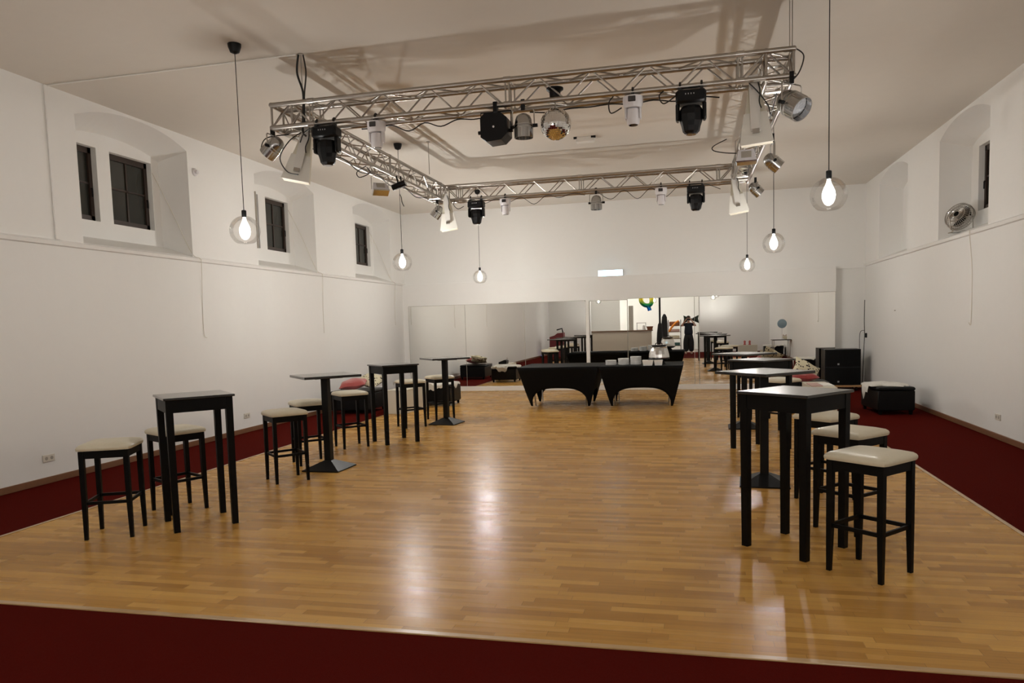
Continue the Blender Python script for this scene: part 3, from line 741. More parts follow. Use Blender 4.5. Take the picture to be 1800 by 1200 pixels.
# ------------------------------------------------------------------ truss
TX0, TX1, TY0, TY1, TA = -4.19, .92, 7.10, 12.28, .23
ZL, ZU = 3.745, 3.975; CRAD = .0245
root = thing('lighting_truss', 'square aluminium box truss hanging below the ceiling', 'truss', ((TX0 + TX1) / 2, (TY0 + TY1) / 2, ZU + CRAD))
off = -Vector(root.location)
def sect(a0, a1, fixed, axis):
    # straight box truss between a0 and a1 along axis; fixed = lower of the two cross positions
    mb = MB()
    def P(a, c, z): return Vector((a, c, z)) + off if axis == 'x' else Vector((c, a, z)) + off
    for c in (fixed, fixed + TA):
        for z in (ZL, ZU): mb.cyl(P(a0, c, z), P(a1, c, z), CRAD, n=12)
    n = max(2, 2 * round((a1 - a0) / .5)); st = (a1 - a0 - .08) / n; s0 = a0 + .04
    for i in range(n):
        p, q = s0 + i * st, s0 + (i + 1) * st; up = i % 2
        for c in (fixed, fixed + TA): mb.cyl(P(p, c, ZU if up else ZL), P(q, c, ZL if up else ZU), .0085, n=6)
        for z in (ZL, ZU): mb.cyl(P(p, fixed if up else fixed + TA, z), P(q, fixed + TA if up else fixed, z), .0085, n=6)
    mb.build('truss_section', M['alu'], root, smooth=True)
def coupler(a, fixed, axis):
    mb = MB()
    def P(a, c, z): return Vector((a, c, z)) + off if axis == 'x' else Vector((c, a, z)) + off
    for s_ in (-.018, .018):
        for c in (fixed, fixed + TA): mb.cyl(P(a + s_, c, ZL), P(a + s_, c, ZU), .008, n=6)
        for z in (ZL, ZU): mb.cyl(P(a + s_, fixed, z), P(a + s_, fixed + TA, z), .008, n=6)
    for c in (fixed, fixed + TA):
        for z in (ZL, ZU): mb.cyl(P(a - .035, c, z), P(a + .035, c, z), .030, n=12)
    mb.build('truss_coupler', M['steel'], root, smooth=True)
xm, ym = -1.67, (TY0 + TY1) / 2; e_ = .45
for f in (TY0, TY1 - TA): sect(TX0 + e_, xm, f, 'x'); sect(xm, TX1 - e_, f, 'x'); [coupler(a, f, 'x') for a in (TX0 + e_, xm, TX1 - e_)]
for f in (TX0, TX1 - TA): sect(TY0 + e_, ym, f, 'y'); sect(ym, TY1 - e_, f, 'y'); [coupler(a, f, 'y') for a in (TY0 + e_, ym, TY1 - e_)]
for cx, sx in ((TX0, 1), (TX1, -1)):
    for cy, sy in ((TY0, 1), (TY1, -1)):
        mb = MB()
        def P(x, y, z): return Vector((x, y, z)) + off
        for z in (ZL, ZU):
            for k in (0, TA):
                mb.cyl(P(cx - sx * .012, cy + sy * k, z), P(cx + sx * e_, cy + sy * k, z), CRAD, n=12); mb.cyl(P(cx + sx * k, cy - sy * .012, z), P(cx + sx * k, cy + sy * e_, z), CRAD, n=12)
            mb.cyl(P(cx, cy + sy * TA, z), P(cx + sx * TA, cy, z), .0085, n=6)
        for i, j in ((0, 0), (0, TA), (TA, 0), (TA, TA)): mb.cyl(P(cx + sx * i, cy + sy * j, ZL), P(cx + sx * i, cy + sy * j, ZU), .012, n=8)
        for a, b, za, zb in ((0, TA, ZL, ZU), (TA, e_, ZU, ZL)):
            for k in (0, TA): mb.cyl(P(cx + sx * a, cy + sy * k, za), P(cx + sx * b, cy + sy * k, zb), .0085, n=6); mb.cyl(P(cx + sx * k, cy + sy * a, za), P(cx + sx * k, cy + sy * b, zb), .0085, n=6)
        mb.build('truss_corner', M['alu'], root, smooth=True)
for pts, r, lab in (([(-3.88, 7.2, ZU + .02), (-3.88, 7.2, ZC)], .006, 'steel suspension cable at the near left truss corner'), ([(-3.89, 11.1, ZU + .02), (-3.89, 11.1, ZC)], .006, 'steel suspension cable at the far left of the truss'),
                    ([(.89, 7.13, ZU + .02), (.89, 7.13, ZC)], .005, 'left of two suspension cables at the near right truss corner'), ([(.915, 7.15, ZU + .02), (.915, 7.15, ZC)], .005, 'right of two suspension cables at the near right truss corner')):
    m = MB().tube(pts, r); x, y = pts[1][0], pts[1][1]; m.lathe([(.03, ZC - .012), (.03, ZC)], 12, T(x, y, 0)); tag(m.build('suspension_cable', M['steel'], smooth=True), lab, 'cable', 'truss suspension cables')
def cable(pts, lab, r=.0065, mat='cable', grp='cables on the truss', k=8):
    return tag(MB().tube(catmull(pts, k), r).build('power_cable', M[mat], smooth=True), lab, 'cable', grp)
cable([(-3.90, 7.19, ZC), (-3.92, 7.18, 4.3), (-3.87, 7.19, 4.1), (-3.885, 7.2, 3.9), (-3.87, 7.15, 3.7), (-3.83, 7.13, 3.64)], 'thick black cable dropping from ceiling to the near left truss corner', .011)
cable([(-3.86, 7.21, ZC), (-3.83, 7.2, 4.3), (-3.86, 7.2, 4.08), (-3.88, 7.22, 3.9), (-3.9, 7.25, 3.76)], 'second black cable beside the thick one at the left corner', .008)
cable([(XL + .02, 7.17, ZC - .008), (-5.5, 7.175, ZC - .009), (-3.92, 7.18, ZC - .008)], 'white cable running along the ceiling from the left wall', .009, 'trimw', 'ceiling cables', 4)
def run(x0, x1, y, n, lab, r=.0065, amp=.05, seed=1, z=ZL - .03):
    rnd = random.Random(seed); pts = []
    for i in range(n + 1):
        t_ = i / n; pts.append((x0 + (x1 - x0) * t_, y + rnd.uniform(-.015, .015), z - (amp * rnd.random() if i % 2 else 0)))
    cable(pts, lab, r, k=5)
run(-3.3, -1.9, TY0 + TA, 8, 'black cable sagging under the front truss at left', amp=.09, seed=2)
run(-1.5, .3, TY0 + TA, 9, 'black cable sagging under the front truss at right', amp=.05, seed=3)
run(-3.5, -1.6, TY1 - TA + .03, 9, 'thin cable sagging under the back truss at left', .005, .16, 4)
run(-1.4, .5, TY1 - TA + .03, 9, 'thin cable sagging under the back truss at right', .005, .16, 5)
cable([(TX0 + .1, 7.5 + .5 * i, ZL - .03 - (.07 if i % 2 else 0)) for i in range(9)], 'black cable strung along the left side truss')
cable([(TX1 - .1, 7.5 + .5 * i, ZL - .03 - (.07 if i % 2 else 0)) for i in range(9)], 'black cable strung along the right side truss')
run(-3.3, -.1, TY0 + .10, 12, 'black cable lying on the lower chords of the front truss', amp=.0, seed=9, z=ZL + .035)

for pts, lab in (([(-4.12, 7.3, 3.72), (-4.30, 7.15, 3.66), (-4.33, 7.1, 3.52), (-4.24, 7.12, 3.46)], 'cable loop at the near left par can'),
                 ([(-3.92, 7.2, 3.70), (-3.98, 7.05, 3.58), (-4.08, 7.03, 3.42), (-4.02, 7.05, 3.28), (-3.90, 7.06, 3.24)], 'curved black cable beside the near left loudspeaker'),
                 ([(-4.05, 9.1, 3.74), (-4.16, 9.05, 3.66), (-4.10, 9.0, 3.58), (-3.98, 9.05, 3.64), (-4.04, 9.1, 3.72)], 'coiled cable hanging under the left side truss'),
                 ([(-3.92, 9.9, 3.50), (-3.86, 9.8, 3.44), (-3.83, 9.75, 3.36), (-3.80, 9.74, 3.30)], 'short black plug lead below the pin spotlight'),
                 ([(.55, 7.12, 3.72), (.62, 7.06, 3.62), (.70, 7.05, 3.50), (.72, 7.06, 3.42)], 'black lead at the near right loudspeaker'),
                 ([(.93, 7.10, 3.98), (1.0, 7.08, 3.9), (.96, 7.08, 3.76), (.88, 7.08, 3.68)], 'black lead at the near right truss end'),
                 ([(.45, 9.1, 3.70), (.30, 9.05, 3.62), (.30, 9.0, 3.56), (.42, 8.97, 3.52), (.55, 8.95, 3.50)], 'thin cable loop beside the right flood light'),
                 ([(-3.66, 7.08, 3.72), (-3.80, 7.06, 3.66), (-3.86, 7.06, 3.56)], 'short lead left of the first moving head'),
                 ([(-.58, 7.06, 3.60), (-.68, 7.06, 3.56), (-.70, 7.08, 3.66), (-.66, 7.1, 3.72)], 'curved lead of the white moving head right of centre'),
                 ([(-.09, 7.06, 3.66), (-.20, 7.06, 3.60), (-.24, 7.08, 3.68), (-.18, 7.1, 3.74)], 'curved lead of the right front moving head'),
                 ([(-3.62, 12.0, 3.62), (-3.72, 11.98, 3.58), (-3.80, 12.0, 3.66), (-3.78, 12.02, 3.72)], 'curved lead of the left back moving head')):
    cable(pts, lab, .006)
# ------------------------------------------------------------------ stage lights
def clampm(mb, x, y, z0):
    # hook clamp around the chord at (y, ZL)
    a = [(x, y - .034 * math.cos(t), ZL + .034 * math.sin(t)) for t in [PI * (.0 + .12 * i) for i in range(9)]]
    mb.tube([Vector(p) for p in a] + [Vector((x, y + .034, ZL - .01)), Vector((x, y + .02, ZL - .035))], .011, n=6)
    mb.box(x - .014, x + .014, y - .045, y + .02, z0, ZL - .020)
def moving_head(x, y, lab):
    t = thing('moving_head_light', lab, 'stage light', (x, y, ZL), 0, 'black moving head lights'); o_ = T(-x, -y, -ZL)
    for s_ in (-.095, .095):
        mb = MB(); clampm(mb, x + s_, y, ZL - .05); m = MB().add(mb.v, mb.f, o_); m.build('clamp', M['cable'], t, smooth=True)
    MB().box(-.135, .135, -.085, .085, -.165, -.045, bev=.022).build('base', M['dark'], t, smooth=True)
    mb = MB()
    for k in range(4): mb.box(-.05 + k * .024, -.042 + k * .024, -.0875, -.084, -.095, -.083)
    mb.build('buttons', M['greydot'], t)
    for s_ in (-1, 1): MB().box(s_ * .118 - .018, s_ * .118 + .018, -.05, .05, -.31, -.155, bev=.012).build('yoke_arm', M['dark'], t, smooth=True)
    MB().lathe([(.0001, -.425), (.055, -.425), (.075, -.405), (.085, -.36), (.098, -.32), (.104, -.26), (.100, -.21), (.085, -.185), (.0001, -.180)], 10, flat=(1, .95)).build('head', M['dark'], t)
    MB().lathe([(.0001, -.432), (.045, -.432), (.050, -.424)], 20).build('lens', M['lens'], t, smooth=True)
    return t
moving_head(-3.58, TY0, 'black moving head light at the left end of the front truss')
moving_head(.04, TY0, 'black moving head light at the right end of the front truss')
moving_head(-3.42, TY1 - TA, 'black moving head light at the left end of the back truss')
moving_head(.13, TY1 - TA, 'black moving head light at the right end of the back truss')
def white_head(x, y, lab):
    t = thing('moving_head_light', lab, 'stage light', (x, y, ZL), 0, 'small white moving head lights'); o_ = T(-x, -y, -ZL)
    mb = MB(); clampm(mb, x, y, ZL - .05); MB().add(mb.v, mb.f, o_).build('clamp', M['cable'], t, smooth=True)
    MB().lathe([(.0001, -.045), (.090, -.048), (.094, -.07), (.090, -.12), (.078, -.150), (.0001, -.152)], 24).build('base', M['whitep'], t, smooth=True)
    MB().box(-.038, .030, -.096, -.086, -.110, -.060, bev=.004).build('display', M['lens'], t)
    for s_ in (-1, 1): MB().box(s_ * .066 - .009, s_ * .066 + .009, -.035, .035, -.25, -.14, bev=.006).build('yoke_arm', M['whitep'], t, smooth=True)
    MB().lathe([(.0001, -.300), (.050, -.300), (.058, -.285), (.062, -.22), (.058, -.16), (.0001, -.155)], 18).build('head', M['whitep'], t, smooth=True)
    MB().lathe([(.0001, -.304), (.040, -.304), (.043, -.299)], 18).build('lens', M['lens'], t, smooth=True)
white_head(-3.03, TY0, 'white moving head light on the front truss, left of centre')
white_head(-.48, TY0, 'white moving head light on the front truss, right of centre')
white_head(-2.92, TY1 - TA, 'small white moving head light on the back truss, left')
white_head(-.40, TY1 - TA, 'small white moving head light on the back truss, right')

def aim_matrix(d):
    d = Vector(d).normalized(); return d.to_track_quat('-Z', 'Y').to_matrix().to_4x4()
def par_can(x, y, z, d, lab, s=1.0, ledface=True, yoke=True, ztop=None):
    t = thing('par_light', lab, 'stage light', (x, y, z), 0, 'chrome par can lights'); A = aim_matrix(d) @ Matrix.Scale(s, 4)
    prof = [(.0001, .125), (.04, .120), (.068, .100), (.084, .065), (.090, .02), (.090, -.005), (.096, -.006), (.096, -.016), (.094, -.018), (.094, -.115), (.088, -.115), (.088, -.02), (.082, .02), (.0001, .03)]
    MB().lathe(prof, 28, A).build('can', M['parskin'], t, smooth=True)
    mb = MB()
    for zz in (-.018, .012): mb.lathe([(.0905, zz - .005), (.0975, zz - .003), (.0975, zz + .003), (.0905, zz + .005)], 28, A)
    for k in range(8): mb.box(.086, .097, -.005, .005, -.11, -.02, A @ Rz(k * PI / 4))  # ribs added to imitate the striped reflections along the can
    mb.build('highlight_ribs', M['steel'], t, smooth=True)
    MB().lathe([(.0001, -.060), (.083, -.062), (.086, -.055)], 24, A).build('lens', M['led'] if ledface else M['lens'], t, smooth=True)
    zt = (ztop if ztop is not None else ZL - .03) - z
    mb = MB(); up = Vector((0, 0, 1)); side = Vector(d).cross(up)
    if side.length < .2: side = Vector((1, 0, 0))
    side.normalize(); r = .112 * s
    mb.tube([side * r, side * r + up * zt * .72, side * r * .9 + up * zt * .8, -side * r * .9 + up * zt * .8, -side * r + up * zt * .72, -side * r], .0065, n=6)
    mb.build('yoke', M['steel'], t, smooth=True)
    mb = MB(); mb.box(-.018, .018, -.018, .018, zt * .78, zt + .06); mb.build('clamp', M['dark'], t)
    mb = MB(); mb.cyl(side * (r - .015), side * (r + .03), .017, n=10); mb.cyl(-side * (r - .015), -side * (r + .02), .017, n=10); mb.build('knob', M['dark'], t)
    return t
par_can(-1.52, TY0, 3.525, (0, .03, -1), 'chrome par can hanging beside the mirror ball', .95)
par_can(-1.42, TY1 - TA, 3.54, (0, .03, -1), 'chrome par can in the middle of the back truss', .95)
par_can(-4.22, TY0 + .05, 3.56, (-.75, .05, -.66), 'chrome par can at the near left corner, tilted to the wall', .95)
par_can(.90, TY0 - .02, 3.50, (.55, -.55, -.55), 'chrome LED par can at the near right corner, lens towards the camera', 1.15)
par_can(-4.08, TY1 - .3, 3.55, (-.6, -.1, -.8), 'chrome par can at the far left truss corner', .9)
par_can(.98, 9.35, 3.45, (.75, .1, -.66), 'chrome par can on the right side truss', .9)
par_can(1.02, TY1 - .15, 3.60, (.7, .2, -.7), 'chrome par can at the far right truss corner', .9)

# effect box
t = thing('effect_light', 'black boxy effect light beside the mirror ball', 'stage light', (-1.79, TY0, 3.53))
mb = MB(); oct_ = [(-.13, -.10), (-.07, -.145), (.07, -.135), (.13, -.08), (.13, .07), (.07, .12), (-.09, .12), (-.13, .08)]
mb.prism(oct_, .22, T(0, -.11, 0) @ Matrix.Rotation(.0, 4, 'X')); mb.build('housing', M['dark'], t)
MB().cyl((.0, -.114, -.01), (.0, -.109, -.01), .010, n=12).build('indicator', M['whitep'], t)
mb = MB(); mb.tube([(-.15, 0, -.03), (-.15, 0, .155), (.15, 0, .155), (.15, 0, -.03)], .007); mb.build('yoke', M['dark'], t)
mb = MB(); mb.cyl((-.13, 0, -.03), (-.18, 0, -.03), .018, n=10); mb.cyl((.13, 0, -.03), (.165, 0, -.03), .018, n=10); mb.build('knob', M['dark'], t)
MB().box(-.02, .02, -.03, .03, .15, .245).build('clamp', M['dark'], t)

# mirror ball
t = thing('mirror_ball', 'faceted silver mirror ball under the front truss', 'mirror ball', (-1.22, 7.17, 3.535))
MB().sphere((0, 0, 0), .1465, 32, 20).build('ball_core', M['greyp'], t, smooth=True)
mb = MB(); rnd = random.Random(5); nb = 27
for j in range(nb):
    ph = PI * (j + .5) / nb; cnt = max(3, int(round(2 * PI * math.sin(ph) / (PI / nb))))
    for i in range(cnt):
        a = 2 * PI * (i + .5 * (j % 2)) / cnt; nrm = Vector((math.sin(ph) * math.cos(a), math.sin(ph) * math.sin(a), math.cos(ph)))
        u = Vector((-math.sin(a), math.cos(a), 0)); v = nrm.cross(u); tu, tv = rnd.gauss(0, .035), rnd.gauss(0, .035)
        h = .148 * PI / nb / 2 * .93; c = nrm * .1485
        mb.add([c + u * sx * h + v * sy * h + nrm * (sx * tu + sy * tv) * h for sx, sy in ((-1, -1), (1, -1), (1, 1), (-1, 1))], [(0, 1, 2, 3)])
mb.build('mirror_tiles', M['facet'], t)
MB().cyl((0, 0, .14), (0, 0, .29), .005, n=6).build('hanging_rod', M['steel'], t)
MB().lathe([(.05, .255), (.055, .30), (.082, .32), (.082, .335), (.0001, .337)], 24).build('motor', M['dark'], t, smooth=True)

# loudspeakers on the truss corners
def horn(x, y, z, rx, ry, rz, lab, front=1):
    t = thing('corner_loudspeaker', lab, 'speaker', (x, y, z), 0, 'off-white loudspeakers on the truss corners'); t.rotation_euler = (D(rx), D(ry), D(rz))
    # origin at top bracket, body hangs down along -Z; grille faces -Y
    mb = MB(); mb.frustum((.135, .045), (.05, .04), -.56, -.02, oa=(0, -.03), ob=(0, .02)); mb.frustum((.10, .10), (.05, .05), -.50, -.05, oa=(0, .06), ob=(0, .05))
    mb.build('cabinet', M['beigep'], t)
    mb = MB(); mb.frustum((.145, .006), (.100, .006), -.57, -.28, oa=(0, -.078), ob=(0, -.052)); mb.build('front_grille', M['paper'], t)
    mb = MB(); mb.frustum((.042, .004), (.042, .004), -.46, .06, oa=(0, -.090), ob=(0, -.062)); mb.build('mounting_strip', M['greyp'] if False else M['trimw'], t)
    mb = MB(); mb.box(-.03, .03, -.105, -.088, -.48, -.44); mb.box(-.02, .02, -.02, .04, -.02, .08); mb.build('bracket', M['steel'], t)
    mb = MB(); mb.tube(catmull([(.03, -.08, .02), (.05, -.09, -.1), (.04, -.1, -.2), (.055, -.09, -.26)], 5), .006); mb.build('lead', M['cable'], t)
horn(-3.90, TY0 + .20, 3.72, -12, 12, 16, 'off-white loudspeaker tilted at the near left truss corner')
horn(.60, TY0 + .14, 3.745, -6, -3, -8, 'off-white loudspeaker hanging at the near right truss corner')
horn(-3.90, TY1 - .35, 3.75, -14, -7, 8, 'off-white loudspeaker tilted at the far left truss corner')
horn(.70, TY1 - .35, 3.74, -14, -8, -6, 'off-white loudspeaker at the far right truss corner')

def flood(x, y, z, rz, tilt, lab, ztop=ZL - .02):
    t = thing('flood_light', lab, 'stage light', (x, y, z), 0, 'small white flood lights'); A = Rz(D(rz)) @ Matrix.Rotation(D(tilt), 4, 'X')
    mb = MB(); mb.frustum((.11, .055), (.085, .045), -.07, .06, A); mb.build('housing', M['whitep'], t)
    mb = MB(); mb.box(-.055, .055, -.062, -.05, -.035, .035, A); mb.build('front_glass', M['greyp'], t)
    mb = MB(); mb.frustum((.105, .05), (.115, .058), -.085, -.071, A); mb.build('rim', M['chrome'], t)
    mb = MB(); mb.tube([(-.12, 0, 0), (-.12, 0, (ztop - z) * .7), (0, 0, ztop - z), (.12, 0, (ztop - z) * .7), (.12, 0, 0)], .006); mb.build('yoke', M['steel'], t)
flood(-4.00, 9.40, 3.50, 38, -35, 'white flood light under the left side truss')
flood(.66, 9.00, 3.47, -5, -10, 'white flood light under the right side truss')
t = thing('spotlight', 'small black pin spotlight beside the white flood light', 'stage light', (-3.87, 9.75, 3.60))
mb = MB(); mb.cyl((-.09, 0, -.035), (.10, 0, .02), .042, .045, n=16); mb.build('barrel', M['dark'], t, smooth=True)
mb = MB(); mb.cyl((.0, 0, 0), (-.03, 0, .12), .012, n=8); mb.cyl((.03, .03, 0), (.02, .03, .12), .010, n=8); mb.build('bracket', M['dark'], t)
MB().cyl((.10, 0, .02), (.103, 0, .021), .036, n=16).build('lens', M['lens'], t)

# ------------------------------------------------------------------ floor fan in the right niche
t = thing('floor_fan', 'round chrome fan standing in the nearer right wall niche', 'fan', (3.97, 12.50, 2.818), D(0))
A = T(0, 0, .235) @ Rz(D(-52)) @ Matrix.Rotation(D(66), 4, 'X')
mb = MB()
for r, z in ((.20, 0), (.19, .06), (.19, -.06), (.12, .085), (.12, -.085), (.05, .09), (.05, -.09)):
    mb.tube([(r * math.cos(2 * PI * i / 32), r * math.sin(2 * PI * i / 32), z) for i in range(32)], .006, n=5, mx=A, closed=True)
for i in range(40):
    a = 2 * PI * i / 40
    for s_ in (1, -1): mb.tube([(r * math.cos(a), r * math.sin(a), s_ * z) for r, z in ((.04, .09), (.12, .085), (.175, .07), (.20, 0))], .0035, n=4, mx=A)
mb.build('cage', M['steel'], t)
mb = MB()
for k in range(3):
    a = 2 * PI * k / 3; vs = []
    for i in range(7):
        u = i / 6 * 1.3; 
        for r in (.035, .165): vs.append((r * math.cos(a + u), r * math.sin(a + u), .022 * (u - .65)))
    mb.add(vs, [(2 * i, 2 * i + 1, 2 * i + 3, 2 * i + 2) for i in range(6)], A)
mb.build('blades', M['blackmetal'], t)
MB().cyl((0, 0, -.085), (0, 0, .05), .045, n=18, mx=A).build('motor', M['dark'], t, smooth=True)
mb = MB(); mb.tube([(-.16, -.05, .235), (-.15, -.10, .05), (-.12, -.13, .008), (.12, -.13, .008), (.15, -.10, .05), (.16, -.05, .235)], .009); mb.tube([(-.12, -.13, .008), (-.12, .10, .008), (.12, .10, .008), (.12, -.13, .008)], .009); mb.build('stand', M['chrome'], t, smooth=True)

# ------------------------------------------------------------------ things behind the camera, seen in the mirrors
t = thing('red_cabinet', 'dark red cabinet with stepped slanting top, seen in the mirror', 'cabinet', (-6.25, -.35, 0))
MB().prism([(-.34, 0), (.34, 0), (.34, 1.16), (.05, 1.14), (-.10, 1.03), (-.34, .96)], .5, T(0, -.25, 0)).build('body', M['redbox'], t)
mb = MB(); mb.tube([(.30, 0, 1.10), (.24, 0, 1.36), (-.02, 0, 1.29)], .035, n=6); mb.build('lever_arm', M['dark'], t)
t = thing('floor_uplight', 'small violet uplight on the carpet by the left wall', 'lamp', (-6.92, .35, 0))
MB().lathe([(.05, 0), (.05, .08), (.045, .085)], 16).build('housing', M['dark'], t, smooth=True); MB().lathe([(.04, .086), (.0001, .088)], 16).build('lens', M['bluelight'], t)
t = thing('side_table', 'small table by the right wall near the camera, seen in the mirror', 'table', (3.46, 5.25, 0))
MB().box(-.34, .34, -.34, .34, .73, .76, bev=.003).build('tabletop', M['blacktop'], t)
for sx in (-1, 1):
    for sy in (-1, 1): MB().cyl((sx * .29, sy * .29, 0), (sx * .29, sy * .29, .73), .016, n=10).build('leg', M['steel'], t)
t = thing('desk_fan', 'blue-grey round desk fan on the side table, seen in the mirror', 'fan', (3.50, 5.25, .761))
MB().lathe([(.10, 0), (.10, .015), (.02, .03)], 20).build('base', M['whitep'], t, smooth=True); MB().cyl((0, 0, .02), (0, 0, .58), .012, n=10).build('stem', M['whitep'], t)
MB().lathe([(.0001, -.05), (.10, -.045), (.17, -.02), (.175, 0), (.17, .02), (.10, .045), (.0001, .05)], 28, T(0, 0, .60) @ Matrix.Rotation(PI / 2, 4, 'X')).build('fan_head', M['bluegrey'], t, smooth=True)
t = thing('gift_box', 'small cream gift box on the side table, seen in the mirror', 'box', (3.62, 5.05, .761))
MB().box(-.08, .08, -.06, .06, 0, .12, bev=.004).build('box_body', M['cream'], t); MB().tube(catmull([(-.05, 0, .12), (-.06, 0, .17), (0, 0, .13), (.06, 0, .17), (.05, 0, .12)], 4), .008).build('bow', M['wicker'], t)
tag(MB().box(-.16, .16, -.02, .02, 0, .26, T(0, 0, 0) @ Matrix.Rotation(.25, 4, 'X')).build('picture_board', M['cream'], loc=(3.1, 2.55, .002)), 'cream board leaning on the carpet at right, seen in the mirror', 'board')
for x, y in ((2.35, 2.05), (2.55, 2.1)):
    tag(MB().lathe([(.05, 0), (.055, .03), (.03, .07), (.045, .10), (.05, .14), (.03, .18), (.0001, .19)], 14).build('soft_toy', M['pink'], smooth=True, loc=(x, y, .462)), '%s small pink soft toy on the low white box near the camera' % ('left' if x < 2.4 else 'right'), 'toy', 'pink soft toys')

t = thing('bar_counter', 'beige bar counter with brown wooden top behind the camera', 'counter', (-3.33, -2.95, 0))
MB().box(-1.52, 1.50, -.26, .26, 0, 1.10).build('front_panel', pmat('beige_counter_front', (0.60, 0.53, 0.42), .5, bump=.02, scale=20), t)
MB().box(-1.56, 1.56, -.32, .32, 1.10, 1.15, bev=.004).build('worktop', M['counterw'], t)
t = thing('wire_rack', 'small wire rack with jars on the bar counter', 'rack', (-2.34, -2.90, 1.151))
mb = MB()
for x in (-.22, .22):
    for y in (-.12, .12): mb.cyl((x, y, 0), (x, y, .36), .006, n=6)
for z in (.02, .36): mb.tube([(-.22, -.12, z), (.22, -.12, z), (.22, .12, z), (-.22, .12, z)], .006, closed=True)
mb.build('frame', M['dark'], t)
MB().box(-.24, .24, -.14, .14, .365, .375).build('shelf', M['wicker'], t)
tag(MB().lathe([(.06, 0), (.065, .02), (.06, .16), (.04, .19), (.045, .22), (.0001, .225)], 18).build('storage_jar', M['china'], smooth=True, loc=(-2.22, -2.9, 1.172)), 'pale jar inside the wire rack on the bar counter', 'jar')
t = thing('wicker_basket', 'brown wicker basket at the end of the bar counter', 'basket', (-1.83 - .08, -2.78, 1.151))
MB().frustum((.12, .09), (.16, .12), 0, .17).build('basket_body', M['wicker'], t); MB().tube([(-.165, -.125, .17), (.165, -.125, .17), (.165, .125, .17), (-.165, .125, .17)], .010, closed=True).build('rim', M['wicker'], t)
t = thing('folded_easel', 'tall brown folding screen behind the bar counter', 'screen', (-2.92, -4.0, 0))
for k in range(2): MB().box(-.14 + k * .13, -.02 + k * .13, -.02, .02, 0, 2.42, Rz(D(12 * (k * 2 - 1)))).build('panel', M['greyp'], t)
t = thing('coat_column', 'black upright post with coat hooks beside the counter', 'post', (-1.40, -2.60, 0))
MB().lathe([(.09, 0), (.09, .02), (.05, .04), (.05, 2.9), (.0001, 2.95)], 12).build('pole', M['dark'], t, smooth=True)
mb = MB(); mb.lathe([(.14, .3), (.17, .6), (.15, 1.0), (.10, 1.4), (.05, 1.5)], 14); mb.build('hanging_coat', M['trouser'], t, smooth=True)
t = thing('garment_bag', 'long black garment bag hanging in the bar room', 'bag', (-1.22, -4.05, .62))
MB().lathe([(.0001, 0), (.15, .01), (.17, .2), (.16, .8), (.13, 1.15), (.06, 1.30), (.0001, 1.33)], 16, flat=(1, .45)).build('bag', M['trouser'], t, smooth=True)
MB().tube(catmull([(0, 0, 1.32), (0, 0, 1.40), (.05, 0, 1.44), (.06, 0, 1.40)], 5), .006).build('hook', M['steel'], t)
t = thing('shelf_rack', 'open rack with baskets and cloths in the bar room', 'shelf', (-.72, -4.75, 0))
for x in (-.32, .32):
    for y in (-.18, .18): MB().box(x - .015, x + .015, y - .015, y + .015, 0, 1.62).build('upright', M['dark'], t)
for z in (.25, .62, .98, 1.30): MB().box(-.32, .32, -.18, .18, z - .012, z + .012).build('shelf_board', M['counterw'], t)
for z, m, w, h, l, nm in ((.263, 'teal', .28, .16, 'teal crate on the lowest shelf of the rack', 'crate'), (.633, 'cream', .26, .16, 'folded cream cloths on the second shelf of the rack', 'folded_cloth'), (.993, 'pinkp', .26, .14, 'folded pale cloths on the third shelf of the rack', 'folded_cloth'), (1.313, 'wicker', .27, .22, 'brown basket on the top shelf of the rack', 'wicker_basket')):
    tag(MB().box(-w, w, -.15, .15, 0, h, bev=.02).build(nm, M[m], smooth=True, loc=(-.72, -4.75, z)), l, 'crate' if nm == 'crate' else ('cloth' if nm == 'folded_cloth' else 'basket'))
tag(MB().tube(catmull([(-1.0, -4.36, 1.0), (-.88, -4.38, 1.2), (-.66, -4.42, 1.45), (-.5, -4.46, 1.56)], 5), .055, n=8).build('rolled_cloth', M['orange'], smooth=True), 'rolled orange cloth leaning on the shelf rack', 'cloth')
t = thing('foil_balloon', 'yellow, green and blue foil balloon hanging above the counter', 'balloon', (-2.08, -3.6, 2.55))
mb = MB(); mb.tube(catmull([(-.30, 0, .30), (-.28, 0, .05), (-.12, 0, -.12), (.12, 0, -.14), (.24, 0, .02), (.22, 0, .32)], 6), .115, n=10); mb.tube(catmull([(.02, 0, -.12), (.10, 0, -.28), (.14, 0, -.42)], 6), .105, n=10)
mb.build('balloon_skin', M['foil'], t, smooth=True); MB().tube([(0, 0, .0), (0, 0, ZC - 2.55)], .002, n=4).build('string', M['steel'], t)
# dark bow shaped balloon
t = thing('bow_balloon', 'dark green bow-shaped foil balloon behind the photographer', 'balloon', (.12, -1.30, 1.62))
mb = MB()
for s_ in (-1, 1):
    vs = [(0, -.05, 0), (0, .05, 0)]; pr = [(s_ * .05, .05), (s_ * .20, .13), (s_ * .36, .20), (s_ * .33, .02), (s_ * .38, -.20), (s_ * .22, -.12), (s_ * .05, -.05)]
    f = [(x, -.02 - .05 * math.sin(PI * min(1, abs(x) / .38)), z) for x, z in pr]; b = [(x, -y, z) for x, y, z in f]; n = len(pr)
    mb.add(f + b + [(s_ * .2, -.10, 0), (s_ * .2, .10, 0)], [(i, (i + 1) % n, 2 * n) for i in range(n)] + [(n + (i + 1) % n, n + i, 2 * n + 1) for i in range(n)] + [(i, n + i, n + (i + 1) % n, (i + 1) % n) for i in range(n)])
mb.sphere((0, 0, 0), .06, 12, 8); mb.build('bow', M['green'], t); MB().tube([(0, 0, 0), (.02, 0, -1.615)], .002, n=4).build('ribbon', M['cable'], t)

